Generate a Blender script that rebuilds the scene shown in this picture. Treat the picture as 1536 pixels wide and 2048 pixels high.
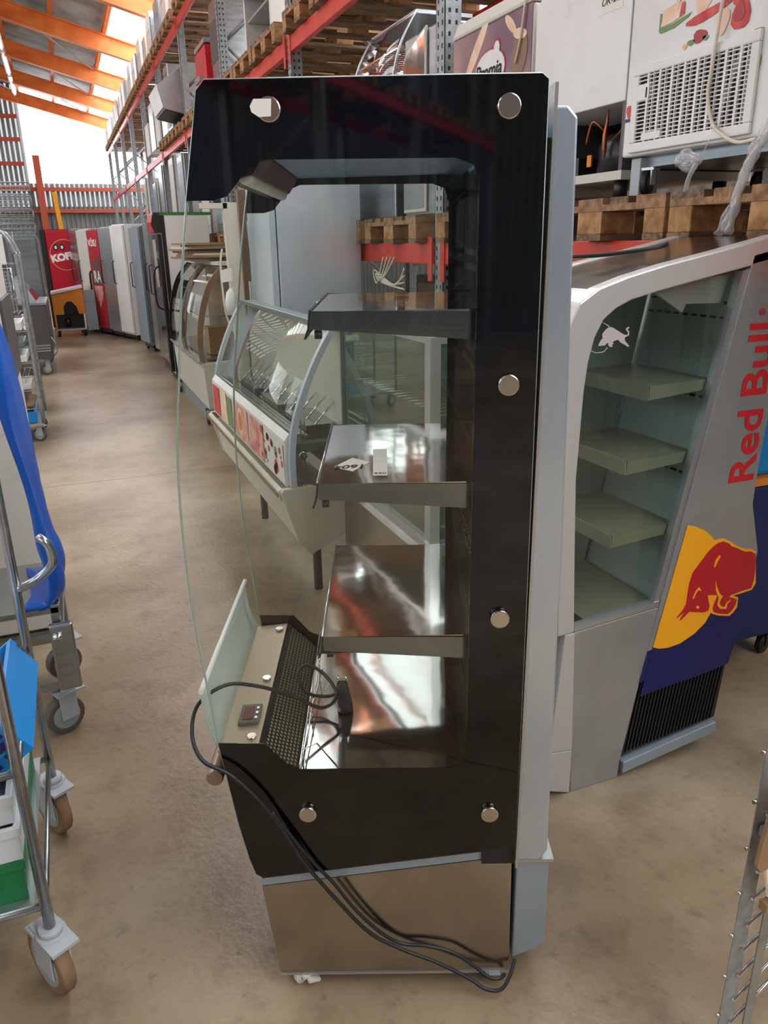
# warehouse of second-hand shop fittings, all sizes in metres
import bpy, bmesh, math, random
from mathutils import Vector, Matrix
random.seed(7)
PI = math.pi
scn = bpy.context.scene
COL = scn.collection
for o in list(bpy.data.objects): bpy.data.objects.remove(o)

# ---------------- camera (world axes: X across the aisle, Y along the aisle, Z up) ----------------
YAW, PITCH, ROLL = math.radians(21.5), math.radians(19.4), math.radians(1.0)
cam = bpy.data.cameras.new('camera'); cam.sensor_fit = 'VERTICAL'; cam.sensor_height = 24.0
cam.lens = 1535.0/2048.0*24.0; cam.clip_start = 0.05; cam.clip_end = 200
cam_o = bpy.data.objects.new('camera', cam); COL.objects.link(cam_o)
cam_o.matrix_world = (Matrix.Translation((0, 0, 1.65)) @ Matrix.Rotation(-YAW, 4, 'Z')
                      @ Matrix.Rotation(PI/2-PITCH, 4, 'X') @ Matrix.Rotation(-ROLL, 4, 'Z'))
scn.camera = cam_o
# ---------------- world, exposure ----------------
w = bpy.data.worlds.new('sky'); scn.world = w; w.use_nodes = True
w.node_tree.nodes['Background'].inputs[0].default_value = (0.75, 0.86, 1.0, 1)
w.node_tree.nodes['Background'].inputs[1].default_value = 1.0
vs = scn.view_settings; vs.view_transform = 'Standard'; vs.look = 'None'; vs.gamma = 1; vs.exposure = 0.15; vs.use_curve_mapping = False

# ---------------- materials ----------------
def lin(h):
    h = h.lstrip('#'); r = []
    for i in (0, 2, 4):
        c = int(h[i:i+2], 16)/255
        r.append(c/12.92 if c <= .04045 else ((c+.055)/1.055)**2.4)
    return (*r, 1)
def mat(name, col, rough=.5, metal=0, col2=None, scale=6, stretch=(1, 1, 1), bump=0, bscale=None, coat=0, spec=.5, emit=0, detail=4, lo=.35, hi=.65):
    m = bpy.data.materials.new(name); m.use_nodes = True
    nt = m.node_tree; b = nt.nodes['Principled BSDF']
    b.inputs['Base Color'].default_value = lin(col); b.inputs['Roughness'].default_value = rough
    b.inputs['Metallic'].default_value = metal; b.inputs['Coat Weight'].default_value = coat
    b.inputs['Specular IOR Level'].default_value = spec
    if emit:
        b.inputs['Emission Color'].default_value = lin(col); b.inputs['Emission Strength'].default_value = emit
    if col2 or bump:
        tc = nt.nodes.new('ShaderNodeTexCoord'); mp = nt.nodes.new('ShaderNodeMapping')
        mp.inputs['Scale'].default_value = stretch
        nt.links.new(tc.outputs['Object'], mp.inputs['Vector'])
    if col2:
        n = nt.nodes.new('ShaderNodeTexNoise'); n.inputs['Scale'].default_value = scale; n.inputs['Detail'].default_value = detail
        nt.links.new(mp.outputs[0], n.inputs['Vector'])
        cr = nt.nodes.new('ShaderNodeValToRGB'); cr.color_ramp.elements[0].position = lo; cr.color_ramp.elements[1].position = hi
        cr.color_ramp.elements[0].color = lin(col); cr.color_ramp.elements[1].color = lin(col2)
        nt.links.new(n.outputs['Fac'], cr.inputs[0]); nt.links.new(cr.outputs[0], b.inputs['Base Color'])
        if emit: nt.links.new(cr.outputs[0], b.inputs['Emission Color'])
    if bump:
        n2 = nt.nodes.new('ShaderNodeTexNoise'); n2.inputs['Scale'].default_value = bscale or scale; n2.inputs['Detail'].default_value = 3
        nt.links.new(mp.outputs[0], n2.inputs['Vector'])
        bp = nt.nodes.new('ShaderNodeBump'); bp.inputs['Strength'].default_value = bump; bp.inputs['Distance'].default_value = .02
        nt.links.new(n2.outputs['Fac'], bp.inputs['Height']); nt.links.new(bp.outputs[0], b.inputs['Normal'])
    return m
def glassmat(name, tint, refl=1.0, rough=0.0, haze=0, hz='#dfe6df'):
    # thin architectural pane: clear transmission plus a Fresnel mirror
    m = bpy.data.materials.new(name); m.use_nodes = True; nt = m.node_tree; nt.nodes.clear()
    out = nt.nodes.new('ShaderNodeOutputMaterial'); tr = nt.nodes.new('ShaderNodeBsdfTransparent'); tr.inputs[0].default_value = lin(tint)
    gl = nt.nodes.new('ShaderNodeBsdfGlossy'); gl.inputs['Roughness'].default_value = rough
    fr = nt.nodes.new('ShaderNodeFresnel'); fr.inputs[0].default_value = 1.45
    mu = nt.nodes.new('ShaderNodeMath'); mu.operation = 'MULTIPLY'; mu.inputs[1].default_value = refl; mu.use_clamp = True
    mx = nt.nodes.new('ShaderNodeMixShader'); ge = nt.nodes.new('ShaderNodeNewGeometry'); iv = nt.nodes.new('ShaderNodeMath'); iv.operation = 'SUBTRACT'; iv.inputs[0].default_value = 1
    nt.links.new(ge.outputs['Backfacing'], iv.inputs[1]); m4 = nt.nodes.new('ShaderNodeMath'); m4.operation = 'MULTIPLY'
    nt.links.new(iv.outputs[0], m4.inputs[0]); nt.links.new(fr.outputs[0], m4.inputs[1])      # the pane mirrors once, on the side it is seen from
    nt.links.new(m4.outputs[0], mu.inputs[0]); nt.links.new(mu.outputs[0], mx.inputs[0])
    base = tr
    if haze:
        df = nt.nodes.new('ShaderNodeBsdfDiffuse'); df.inputs[0].default_value = lin(hz)
        tl = nt.nodes.new('ShaderNodeBsdfTranslucent'); tl.inputs[0].default_value = lin(hz)
        m2 = nt.nodes.new('ShaderNodeMixShader'); nt.links.new(df.outputs[0], m2.inputs[1]); nt.links.new(tl.outputs[0], m2.inputs[2])
        m3 = nt.nodes.new('ShaderNodeMixShader'); m3.inputs[0].default_value = haze
        nt.links.new(tr.outputs[0], m3.inputs[1]); nt.links.new(m2.outputs[0], m3.inputs[2]); base = m3
    nt.links.new(base.outputs[0], mx.inputs[1]); nt.links.new(gl.outputs[0], mx.inputs[2]); nt.links.new(mx.outputs[0], out.inputs[0])
    return m
def emis(name, col, s):
    m = bpy.data.materials.new(name); m.use_nodes = True; nt = m.node_tree; nt.nodes.clear()
    out = nt.nodes.new('ShaderNodeOutputMaterial'); e = nt.nodes.new('ShaderNodeEmission')
    e.inputs[0].default_value = lin(col); e.inputs[1].default_value = s; nt.links.new(e.outputs[0], out.inputs[0]); return m
M = dict(
 floor=mat('concrete', '#705b42', .33, col2='#a08e74', scale=1.1, bump=.1, bscale=45, detail=14, lo=.30, hi=.68),
 joint=mat('joint_dark', '#4a4036', .9),
 steel=mat('brushed_steel', '#b9bdc0', .27, 1, col2='#a4a9ac', scale=3, stretch=(1, 1, 8), bump=.04, bscale=5),
 basesteel=mat('base_steel', '#b3aca4', .2, 1, col2='#a09890', scale=4, bump=.03, bscale=3),
 mirror=mat('polished_steel', '#d4d2ce', .07, 1, bump=.10, bscale=3.2),
 softsteel=mat('blurred_steel', '#e6eef6', .28, .45, col2='#cfdce9', scale=2, bump=.12, bscale=2.0),
 greymetal=mat('grey_paint', '#9aa5ac', .38, .35, col2='#8f9aa1', scale=4),
 silver=mat('silver_paint', '#a9a8a4', .33, .6, col2='#9d9c98', scale=5),
 silver_lt=mat('silver_light', '#c4c1ba', .35, .45),
 alu=mat('aluminium', '#c3c7c8', .3, .9),
 chrome=mat('chrome', '#dcdcdc', .08, 1),
 zinc=mat('galvanised', '#a7abab', .45, .7, col2='#8d9393', scale=30),
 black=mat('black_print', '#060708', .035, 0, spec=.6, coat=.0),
 blackp=mat('black_plastic', '#141415', .4, col2='#1d1d1f', scale=20),
 rubber=mat('black_rubber', '#17171a', .5),
 glass=glassmat('clear_glass', '#fbfdfb', 1.7),
 gglass=glassmat('green_glass', '#dbeae0', 1.8, haze=.13, hz='#9fbfae'),
 dglass=glassmat('dark_glass', '#eaefeb', 1.6),
 frost=glassmat('frosted_acrylic', '#dfe8e4', .6, .3, haze=.55, hz='#dfe6df'),
 film=glassmat('plastic_film', '#fbfbfb', 2.2, .12, haze=.26, hz='#ffffff'),
 green_edge=mat('glass_edge', '#9fb0a6', .15, .3),
 red=mat('rack_red', '#d8402a', .35, col2='#c53420', scale=9),
 orange=mat('rafter_orange', '#d9702f', .5, col2='#e5843f', scale=4),
 girt=mat('girt_orange', '#a94a30', .6),
 wood=mat('pallet_wood', '#a9825c', .75, col2='#7d5a3a', scale=5, stretch=(1, 6, 6), bump=.3, bscale=14),
 wood2=mat('pallet_block_wood', '#b98f5f', .8, col2='#96683f', scale=24, bump=.4),
 wood3=mat('old_wood', '#8c7459', .8, col2='#5f4833', scale=6, stretch=(1, 7, 7), bump=.3),
 white=mat('white_enamel', '#e6e4df', .35, col2='#dcd9d2', scale=3),
 cream=mat('cream_plastic', '#d8d2bf', .4, col2='#cbc4ae', scale=4),
 offw=mat('off_white', '#c9c5b8', .45),
 roof=mat('roof_sheet', '#6a7371', .6, col2='#a2aaa6', scale=1.5, detail=8),
 wallg=mat('wall_sheet', '#6b6e6d', .6, col2='#7b7d7b', scale=2),
 sky=emis('skylight_sheet', '#f2f8ff', 7.0),
 skye=emis('translucent_end', '#f6faff', 6.0), skyw=emis('translucent_wall', '#f4f9ff', 3.2),
 slit=emis('translucent_rib', '#f4f8ff', .75),
 tube=emis('lamp_tube', '#ffffff', 1.8),
 koff=mat('koff_red', '#c0182e', .3, col2='#b01428', scale=2),
 dred=mat('dark_red', '#a31522', .35), redp=mat('red_plastic', '#c9222b', .35),
 logo_red=mat('logo_red', '#b3101f', .4), logo_yel=mat('logo_yellow', '#f0a410', .45), logo_blue=mat('logo_blue', '#0d1250', .4),
 ltext=mat('lettering_red', '#c2161f', .4), ring=mat('ring_cream', '#d9a070', .5), wt=mat('lettering_white', '#eee8dc', .5),
 wbull=mat('emblem_white', '#b9aeaa', .5),
 org=mat('orange_panel', '#d8801f', .5), yellow=mat('yellow_paint', '#f5a800', .45),
 blue=mat('blue_sheet', '#0a54ad', .38, col2='#0b459f', scale=3, bump=.2, bscale=5),
 crate=mat('blue_crate', '#0f7fc4', .4), crateg=mat('green_crate', '#0d6b3c', .4), cratew=mat('white_crate', '#c4c8c8', .45),
 dkblue=mat('dark_blue', '#0c1c50', .5), greenst=mat('green_strip', '#2e7a35', .4),
 paper=mat('paper', '#e9e6de', .8), ink=mat('ink', '#26221f', .8), card=mat('cardboard', '#9a7a56', .8, col2='#86684a', scale=3),
 tan=mat('tan_bar', '#bba890', .4, .3), brown=mat('brown_panel', '#8b6f55', .6, col2='#7c624a', scale=3),
 wheelg=mat('wheel_grey', '#8d9696', .5), tyre=mat('tyre', '#5b534b', .7), tyre2=mat('tyre_tan', '#8a6c4c', .7, col2='#5c4a38', scale=8),
 cast=mat('caster_grey', '#a7abac', .4), pink=mat('pink', '#cf6a6d', .5, col2='#e8b9a8', scale=12), purple=mat('print_plum', '#6e4a57', .35, col2='#b98a86', scale=2.2, bump=0, detail=2),
 food_r=mat('food_red', '#b8262a', .5, col2='#d9584a', scale=20), food_p=mat('food_peach', '#e6b48f', .5, col2='#f0d6c0', scale=9),
 food_g=mat('food_green', '#6f8f4f', .5), copper=mat('copper', '#a35f3a', .35, .9), comp=mat('compressor_black', '#0f0f10', .35),
 greyg=mat('grey_green_steel', '#6f7f7b', .4, .3), inner=mat('cooler_inner', '#a9b6b1', .4, .3), shelfm=mat('cooler_shelf', '#a8a692', .35, .4),
 dark=mat('dark_recess', '#0b0c0c', .7), hose=mat('white_hose', '#d9cdbb', .5), violet=mat('dark_grey_panel', '#55504f', .45, .3),
 rearsteel=mat('rear_steel', '#cdd9e4', .27, .8, col2='#b9c8d6', scale=1.6, bump=.1, bscale=1.5), ctrl=mat('controller_brown', '#5d574d', .4), disp=mat('display_glass', '#6e4039', .2), tan2=mat('bar_brown', '#8c7866', .35, .5),
 shelfside=mat('shelf_side_steel', '#8f9499', .16, 1, col2='#707c88', scale=3, stretch=(1, 1, 3), bump=.05, bscale=3),
 cap=mat('cap_steel', '#c9c2ba', .2, 1),
)

def grime_haze(m, scale, col, lo, hi, amt, stretch=(1, 1, 1)):
    # second layer over a material's own colour: stains, on black also painted haze
    nt = m.node_tree; b = nt.nodes['Principled BSDF']; src = b.inputs['Base Color'].links
    tc = nt.nodes.new('ShaderNodeTexCoord'); mp = nt.nodes.new('ShaderNodeMapping'); mp.inputs['Scale'].default_value = stretch
    mp.inputs['Location'].default_value = (3.3, 1.7, .4); n = nt.nodes.new('ShaderNodeTexNoise'); n.inputs['Scale'].default_value = scale; n.inputs['Detail'].default_value = 12; n.inputs['Roughness'].default_value = .7
    cr = nt.nodes.new('ShaderNodeValToRGB'); cr.color_ramp.elements[0].position = lo; cr.color_ramp.elements[1].position = hi
    cr.color_ramp.elements[1].color = (amt, amt, amt, 1); mx = nt.nodes.new('ShaderNodeMix'); mx.data_type = 'RGBA'
    nt.links.new(tc.outputs['Object'], mp.inputs[0]); nt.links.new(mp.outputs[0], n.inputs['Vector']); nt.links.new(n.outputs['Fac'], cr.inputs[0]); nt.links.new(cr.outputs[0], mx.inputs['Factor'])
    if src: nt.links.new(src[0].from_socket, mx.inputs['A'])
    else: mx.inputs['A'].default_value = b.inputs['Base Color'].default_value
    mx.inputs['B'].default_value = lin(col); nt.links.new(mx.outputs['Result'], b.inputs['Base Color'])
grime_haze(M['floor'], 5, '#5e4c39', .5, .75, .75); grime_haze(M['floor'], 26, '#4d4032', .56, .72, .55); grime_haze(M['floor'], .45, '#c0b39c', .5, .7, .45)
grime_haze(M['black'], 1.8, '#12284a', .5, .8, .3, (1, 1, .6)); grime_haze(M['black'], 14, '#2c4a70', .64, .8, .2, (2, 1, .5))  # bluish reflection haze painted into the black print, along with greasy smears
grime_haze(M['white'], 7, '#b5ab97', .6, .8, .5); grime_haze(M['cream'], 6, '#9a8d74', .58, .8, .5); grime_haze(M['offw'], 6, '#8f8674', .58, .8, .5)
grime_haze(M['wood'], 9, '#4a3422', .5, .7, .6, (1, 5, 5)); grime_haze(M['wood2'], 16, '#5a3c22', .5, .75, .6); grime_haze(M['red'], 12, '#7d2417', .58, .75, .5)
grime_haze(M['silver'], 9, '#857f76', .55, .8, .4); grime_haze(M['basesteel'], 8, '#8a7b6c', .52, .8, .5); grime_haze(M['blue'], 3, '#2a6ad0', .5, .8, .5)

# ---------------- mesh helpers ----------------
class MB:
    def __init__(s): s.bm = bmesh.new()
    def v(s, *p): return s.bm.verts.new(p)
    def box(s, x0, x1, y0, y1, z0, z1, mi=0):
        vs_ = [s.v(x, y, z) for x in (x0, x1) for y in (y0, y1) for z in (z0, z1)]
        for f in ((0, 1, 3, 2), (4, 6, 7, 5), (0, 4, 5, 1), (2, 3, 7, 6), (0, 2, 6, 4), (1, 5, 7, 3)):
            fc = s.bm.faces.new([vs_[i] for i in f]); fc.material_index = mi
        return s
    def obox(s, c, size, rot=(0, 0, 0)):
        from mathutils import Euler
        R_ = Euler(rot).to_matrix(); hx, hy, hz = [k/2 for k in size]; c = Vector(c)
        vs_ = [s.bm.verts.new(c + R_ @ Vector((x, y, z))) for x in (-hx, hx) for y in (-hy, hy) for z in (-hz, hz)]
        for f in ((0, 1, 3, 2), (4, 6, 7, 5), (0, 4, 5, 1), (2, 3, 7, 6), (0, 2, 6, 4), (1, 5, 7, 3)): s.bm.faces.new([vs_[i] for i in f])
        return s
    def prism(s, pts, plane, a, b):
        def P(p, d): return {'xz': (p[0], d, p[1]), 'yz': (d, p[0], p[1]), 'xy': (p[0], p[1], d)}[plane]
        A_ = [s.v(*P(p, a)) for p in pts]; B_ = [s.v(*P(p, b)) for p in pts]; n = len(pts)
        s.bm.faces.new(A_); s.bm.faces.new(B_[::-1])
        for i in range(n): s.bm.faces.new([A_[i], B_[i], B_[(i+1) % n], A_[(i+1) % n]])
        return s
    def tube(s, pts, r, seg=8, closed=False, cap=True):
        pts = [Vector(p) for p in pts]; n = len(pts); rings = []; up = None
        for i, p in enumerate(pts):
            if closed: t = (pts[(i+1) % n]-pts[i-1]).normalized()
            else: t = (pts[min(i+1, n-1)]-pts[max(i-1, 0)]).normalized()
            if up is None: up = Vector((0, 0, 1)) if abs(t.z) < .9 else Vector((1, 0, 0))
            a = (up - t*up.dot(t)).normalized(); b = t.cross(a); up = a
            rr = r[i] if isinstance(r, (list, tuple)) else r
            rings.append([s.bm.verts.new(p + (a*math.cos(2*PI*k/seg)+b*math.sin(2*PI*k/seg))*rr) for k in range(seg)])
        m = n if closed else n-1
        for i in range(m):
            A_, B_ = rings[i], rings[(i+1) % n]
            for k in range(seg):
                f = s.bm.faces.new([A_[k], A_[(k+1) % seg], B_[(k+1) % seg], B_[k]]); f.smooth = True
        if not closed and cap: s.bm.faces.new(rings[0][::-1]); s.bm.faces.new(rings[-1])
        return s
    def cyl(s, p0, p1, r, seg=16): return s.tube([p0, p1], r, seg)
    def sheet(s, grid, th=None):
        V_ = [[s.v(*p) for p in row] for row in grid]
        for i in range(len(V_)-1):
            for j in range(len(V_[0])-1):
                f = s.bm.faces.new([V_[i][j], V_[i+1][j], V_[i+1][j+1], V_[i][j+1]]); f.smooth = True
        return s
    def done(s, name, m, parent=None, bevel=0, solid=0, loc=None, rot=None):
        bmesh.ops.recalc_face_normals(s.bm, faces=s.bm.faces)
        me = bpy.data.meshes.new(name); s.bm.to_mesh(me); s.bm.free()
        o = bpy.data.objects.new(name, me); COL.objects.link(o)
        for x in (m if isinstance(m, (list, tuple)) else [m]): me.materials.append(M[x])
        if parent: o.parent = parent
        if loc: o.location = loc
        if rot: o.rotation_euler = rot
        if solid:
            k = o.modifiers.new('s', 'SOLIDIFY'); k.thickness = solid; k.offset = 0
        if bevel:
            k = o.modifiers.new('b', 'BEVEL'); k.width = bevel; k.segments = 2; k.limit_method = 'ANGLE'
        return o
def thing(name, label, cat, loc=(0, 0, 0), rz=0, group=None):
    o = bpy.data.objects.new(name, None); COL.objects.link(o); o.empty_display_size = .1
    o.location = loc; o.rotation_euler = (0, 0, rz); return tag(o, label, cat, group)
def tag(o, label, cat, group=None):
    o['label'] = label; o['category'] = cat
    if group: o['group'] = group
    return o
def struct(o): o['kind'] = 'structure'; return o
def lab(o, t): o['label'] = t; return o
def dup(root, loc, rz=0, label=None, group=None):
    r = root.copy(); COL.objects.link(r); r.location = loc; r.rotation_euler = (0, 0, rz)
    if label: r['label'] = label
    if group: r['group'] = group
    for ch in list(root.children):
        c = ch.copy(); COL.objects.link(c); c.parent = r
        for g in list(ch.children):
            d = g.copy(); COL.objects.link(d); d.parent = c
    return r
def smooth_path(pts, n=6, closed=False):
    P_ = [Vector(p) for p in pts]; N = len(P_); out = []
    for i in range(N if closed else N-1):
        g = (lambda k: P_[k % N]) if closed else (lambda k: P_[max(0, min(N-1, k))])
        p0, p1, p2, p3 = g(i-1), g(i), g(i+1), g(i+2)
        for j in range(n):
            t = j/n
            out.append(.5*((2*p1)+(p2-p0)*t+(2*p0-5*p1+4*p2-p3)*t*t+(3*p1-p0-3*p2+p3)*t**3))
    if not closed: out.append(P_[-1])
    return out
def text(s, size, m, parent, loc, rot, name='lettering', bold=0, shear=0, ext=.001, sx=1, align='CENTER'):
    c = bpy.data.curves.new('t', 'FONT'); c.body = s; c.size = size; c.align_x = align; c.offset = bold; c.extrude = ext; c.shear = shear; c.resolution_u = 4
    t = bpy.data.objects.new('t', c); COL.objects.link(t)
    bpy.context.view_layer.update()
    me = bpy.data.meshes.new_from_object(t.evaluated_get(bpy.context.evaluated_depsgraph_get()))
    bpy.data.objects.remove(t); bpy.data.curves.remove(c)
    me.transform(Matrix.Diagonal((sx, 1, 1, 1)))
    o = bpy.data.objects.new(name, me); COL.objects.link(o); me.materials.clear(); me.materials.append(M[m])
    o.parent = parent; o.location = loc; o.rotation_euler = rot
    return o
FY = (PI/2, 0, 0)                    # lettering that stands up and faces -Y
def caster(parent, x, y, r=.05, w=.025, ang=0, wm='wheelg', tm='tyre', fm='cast', top=None, name='caster'):
    """fork with plate (part) and its wheel (sub-part); wheel touches z=0 of the parent"""
    ca, sa = math.cos(ang), math.sin(ang)      # ang: rolling direction in plan
    t = top or r*2.35
    n = (-sa, ca); cx, cy = x-ca*r*.35, y-sa*r*.35
    f = MB()
    for sgn in (-1, 1):
        ox, oy = n[0]*sgn*(w/2+.006), n[1]*sgn*(w/2+.006)
        f.obox((cx+ox+ca*r*.15, cy+oy+sa*r*.15, r+(t-r)*.45), (r*.9, .004, (t-r)*1.15), (0, 0, ang))
    f.obox((x, y, t-.006), (r*1.5, w+.03, .008), (0, 0, ang)); f.cyl((x, y, t-.01), (x, y, t+.004), r*.4, 12)
    fo = f.done(name, fm, parent)
    def wheel(rad, ww, mt, nm):
        b = MB(); b.cyl((cx-n[0]*ww/2, cy-n[1]*ww/2, r), (cx+n[0]*ww/2, cy+n[1]*ww/2, r), rad, 20); return b.done(nm, mt, fo, bevel=rad*.08)
    wheel(r, w, tm, 'wheel'); wheel(r*.72, w+.006, wm, 'wheel_hub')
    return fo

# outlines of the cooler artwork (x across, z up, metres)
RB_YELLOW=[(1.6049,0.8485),(1.6372,0.8391),(1.6732,0.8212),(1.7038,0.7978),(1.7291,0.768),(1.7512,0.718),(1.7665,0.6683),(1.7711,0.6197),(1.7648,0.5725),(1.7427,0.5342),(1.7232,0.5013),(1.6855,0.4722),(1.6331,0.4496),(1.5857,0.4448),(1.5511,0.4495),(1.5264,0.4594)]
RB_BLUE=[(1.5264,0.4594),(1.5511,0.4495),(1.5857,0.4448),(1.6331,0.4496),(1.6855,0.4722),(1.7232,0.5013),(1.7427,0.5342),(1.7648,0.5725),(1.7936,0.5912),(1.8948,0.5915),(1.8946,0.5532),(1.8475,0.3272),(1.7241,0.3109),(1.5841,0.3002),(1.4975,0.2902)]
RB_BULL=[(1.7352,0.7728),(1.7522,0.774),(1.7747,0.7634),(1.787,0.7527),(1.8097,0.7431),(1.8332,0.7304),(1.8486,0.7237),(1.8706,0.7212),(1.8932,0.7085),(1.9017,0.6561),(1.9027,0.6194),(1.8965,0.5899),(1.859,0.5879),(1.8307,0.5841),(1.8132,0.5814),(1.8091,0.5761),(1.826,0.5697),(1.8433,0.562),(1.8385,0.5395),(1.8269,0.5232),(1.8137,0.516),(1.7762,0.5249),(1.7533,0.5345),(1.7458,0.5458),(1.7486,0.5636),(1.7557,0.5804),(1.7581,0.592),(1.7433,0.5961),(1.7183,0.5997),(1.7248,0.5804),(1.7322,0.5607),(1.7292,0.5443),(1.7099,0.5421),(1.6738,0.5507),(1.6523,0.5563),(1.64,0.5461),(1.6214,0.533),(1.6181,0.5367),(1.6329,0.5578),(1.6189,0.5504),(1.6063,0.5434),(1.6045,0.5468),(1.6248,0.5666),(1.6356,0.586),(1.6359,0.6216),(1.6376,0.6566),(1.6462,0.69),(1.6634,0.7101),(1.6806,0.7302),(1.6979,0.7503),(1.716,0.7645)]
RB_HALO=[(1.7197,0.7839),(1.7332,0.7851),(1.7541,0.7829),(1.7768,0.7718),(1.8006,0.7551),(1.8316,0.7395),(1.8508,0.7316),(1.8689,0.7304),(1.8921,0.7176),(1.9135,0.6052),(1.9021,0.584),(1.8605,0.5796),(1.8353,0.5783),(1.8248,0.5767),(1.8481,0.5672),(1.8487,0.5313),(1.8353,0.5165),(1.821,0.507),(1.7775,0.5172),(1.7485,0.5293),(1.7366,0.5415),(1.7183,0.5331),(1.6608,0.5448),(1.6224,0.5255),(1.5962,0.5431),(1.6159,0.572),(1.6278,0.5935),(1.6284,0.6641),(1.6397,0.6969),(1.6895,0.7603)]
RB_L1=[(1.7435,0.731),(1.7486,0.7255),(1.7389,0.7085),(1.7319,0.6922),(1.7269,0.6931),(1.7294,0.716)]
RB_L2=[(1.7401,0.6506),(1.7501,0.6237),(1.7658,0.5966),(1.7805,0.5847),(1.7748,0.5767),(1.77,0.5624),(1.7792,0.5501),(1.7944,0.5446),(1.799,0.5597),(1.8159,0.5655),(1.8136,0.558),(1.8052,0.5572),(1.8016,0.5358),(1.7762,0.5421),(1.7623,0.5578),(1.764,0.5818),(1.7477,0.6121)]
RB_L3=[(1.6781,0.636),(1.6894,0.6202),(1.6762,0.6257),(1.668,0.6125),(1.6613,0.5977),(1.6578,0.6025),(1.6661,0.6247)]
RB_EYE=[(1.6897,0.5644),(1.6884,0.5608),(1.6841,0.5601),(1.6793,0.5626),(1.6769,0.567),(1.6781,0.5706),(1.6824,0.5713),(1.6872,0.5687)]
WBULL=[(1.2528,1.3906),(1.2586,1.4014),(1.2649,1.4066),(1.2617,1.4161),(1.2698,1.4267),(1.2806,1.4327),(1.2921,1.4329),(1.3042,1.4266),(1.319,1.4184),(1.3314,1.4121),(1.3409,1.4108),(1.3439,1.417),(1.3358,1.4231),(1.3353,1.4276),(1.3441,1.4319),(1.346,1.4281),(1.3403,1.4247),(1.347,1.4187),(1.3467,1.4093),(1.3345,1.4044),(1.3354,1.3968),(1.3433,1.3888),(1.3501,1.3826),(1.35,1.3796),(1.3432,1.3812),(1.3341,1.3874),(1.3219,1.392),(1.314,1.4),(1.3049,1.3986),(1.2959,1.3954),(1.301,1.3914),(1.2944,1.388),(1.2994,1.3839),(1.2903,1.3826),(1.2827,1.3887),(1.2845,1.3942),(1.2777,1.3928),(1.2736,1.3882),(1.2621,1.3881),(1.2553,1.3875)]
WRING1=[(1.261,1.447),(1.2776,1.4399),(1.2862,1.4324),(1.2839,1.4318),(1.2764,1.4381),(1.2612,1.4452)]
WRING2=[(1.281,1.3832),(1.2714,1.3729),(1.2477,1.3711),(1.2265,1.38),(1.2271,1.3781),(1.2479,1.3692),(1.2725,1.371),(1.2829,1.3823)]
# =====================================================================================
#                                      SETTING
# =====================================================================================
fl = struct(thing('floor', 'worn brown concrete floor slabs of the warehouse aisle', 'floor')); del fl['category']
ys = [-12, -6.5, .35, 5.88, 11.4, 17, 22.5, 31.2]; xs = [-14, -7.4, -1.9, 4.4]
for i in range(len(xs)-1):
    for j in range(len(ys)-1):
        MB().box(xs[i]+.003, xs[i+1]-.003, ys[j]+.003, ys[j+1]-.003, -.12, 0).done('slab', 'floor', fl)
MB().box(-14, 4.4, -12, 31.2, -.2, -.012).done('joint_filler', 'joint', fl)
def rz_(x): return 6.52-.26*x if x > -8 else 6.52+.26*8+.26*(x+8)      # roof height across the hall
ce = struct(thing('ceiling', 'grey sheet roof on orange rafters with a bright skylight band', 'roof')); del ce['category']
rx = [-14, -11.5, -9, -8, -6.9, -5.8, -4.7, -3.6, -2.5, -1.6, -.55, .5, 1.55, 2.85, 4.4]
for i in range(len(rx)-1):
    a, b = rx[i], rx[i+1]
    for y0, y1 in ((-12, 4.4), (4.42, 14.4), (14.42, 31.2)):
        sk = i >= 12 or (i in (5, 7, 8) and y1 == 14.4) or i == 2  # left strips are out of view, added and cut to length for lighting
        MB().prism([(a, rz_(a)+.03), (b-.02, rz_(b-.02)+.03), (b-.02, rz_(b-.02)+.06), (a, rz_(a)+.06)], 'xz', y0, y1).done('skylight' if sk else 'roof_sheet', 'sky' if sk else 'roof', ce)
    MB().box(a-.04, a+.04, -12, 31.1, rz_(a)-.12, rz_(a)+.02).done('purlin', 'orange', ce)
for y in [-9, -4, 1, 5, 8.8, 12.6, 16.3, 20, 23.7, 27.4, 31.0]:
    for a, b in ((-14, -8), (-8, 4.4)):
        m = MB()
        for d0, d1, t in ((-.16, -.13, .09), (-.50, -.47, .09), (-.47, -.16, .02)):
            m.prism([(a, rz_(a)+d0), (b, rz_(b)+d0), (b, rz_(b)+d1), (a, rz_(a)+d1)], 'xz', y-t, y+t)
        m.done('rafter', 'orange', ce)
for y0, y1, x0, x1 in ((20, 23.7, -.5, 1.5), (23.7, 27.4, -.5, 1.5), (27.4, 31, -.5, 1.5), (23.7, 27.4, -2.5, -.6), (27.4, 31, -2.5, -.6), (20, 23.7, -2.5, -.6)):
    MB().cyl((x0, y0, rz_(x0)-.18), (x1, y1, rz_(x1)-.18), .02, 6).done('brace_rod', 'zinc', ce)
def corrug(x0, x1, z0, z1, pitch=.16, d=.035, axis='y', pos=31.2, split=False):
    m = MB(); n = int((x1-x0)/pitch)
    for i in range(n):
        a = x0+i*pitch; pts = [(a, 0), (a+pitch*.45, 0), (a+pitch*.55, d), (a+pitch*.9, d), (a+pitch, 0)]
        for k in range(4):
            (p, e), (q, f) = pts[k], pts[k+1]
            if axis == 'y': V_ = [m.v(p, pos+e, z0), m.v(q, pos+f, z0), m.v(q, pos+f, z1), m.v(p, pos+e, z1)]
            else: V_ = [m.v(pos+e, p, z0), m.v(pos+f, q, z0), m.v(pos+f, q, z1), m.v(pos+e, p, z1)]
            fc = m.bm.faces.new(V_); fc.material_index = 1 if (split and k == 2) else 0
    return m
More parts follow.
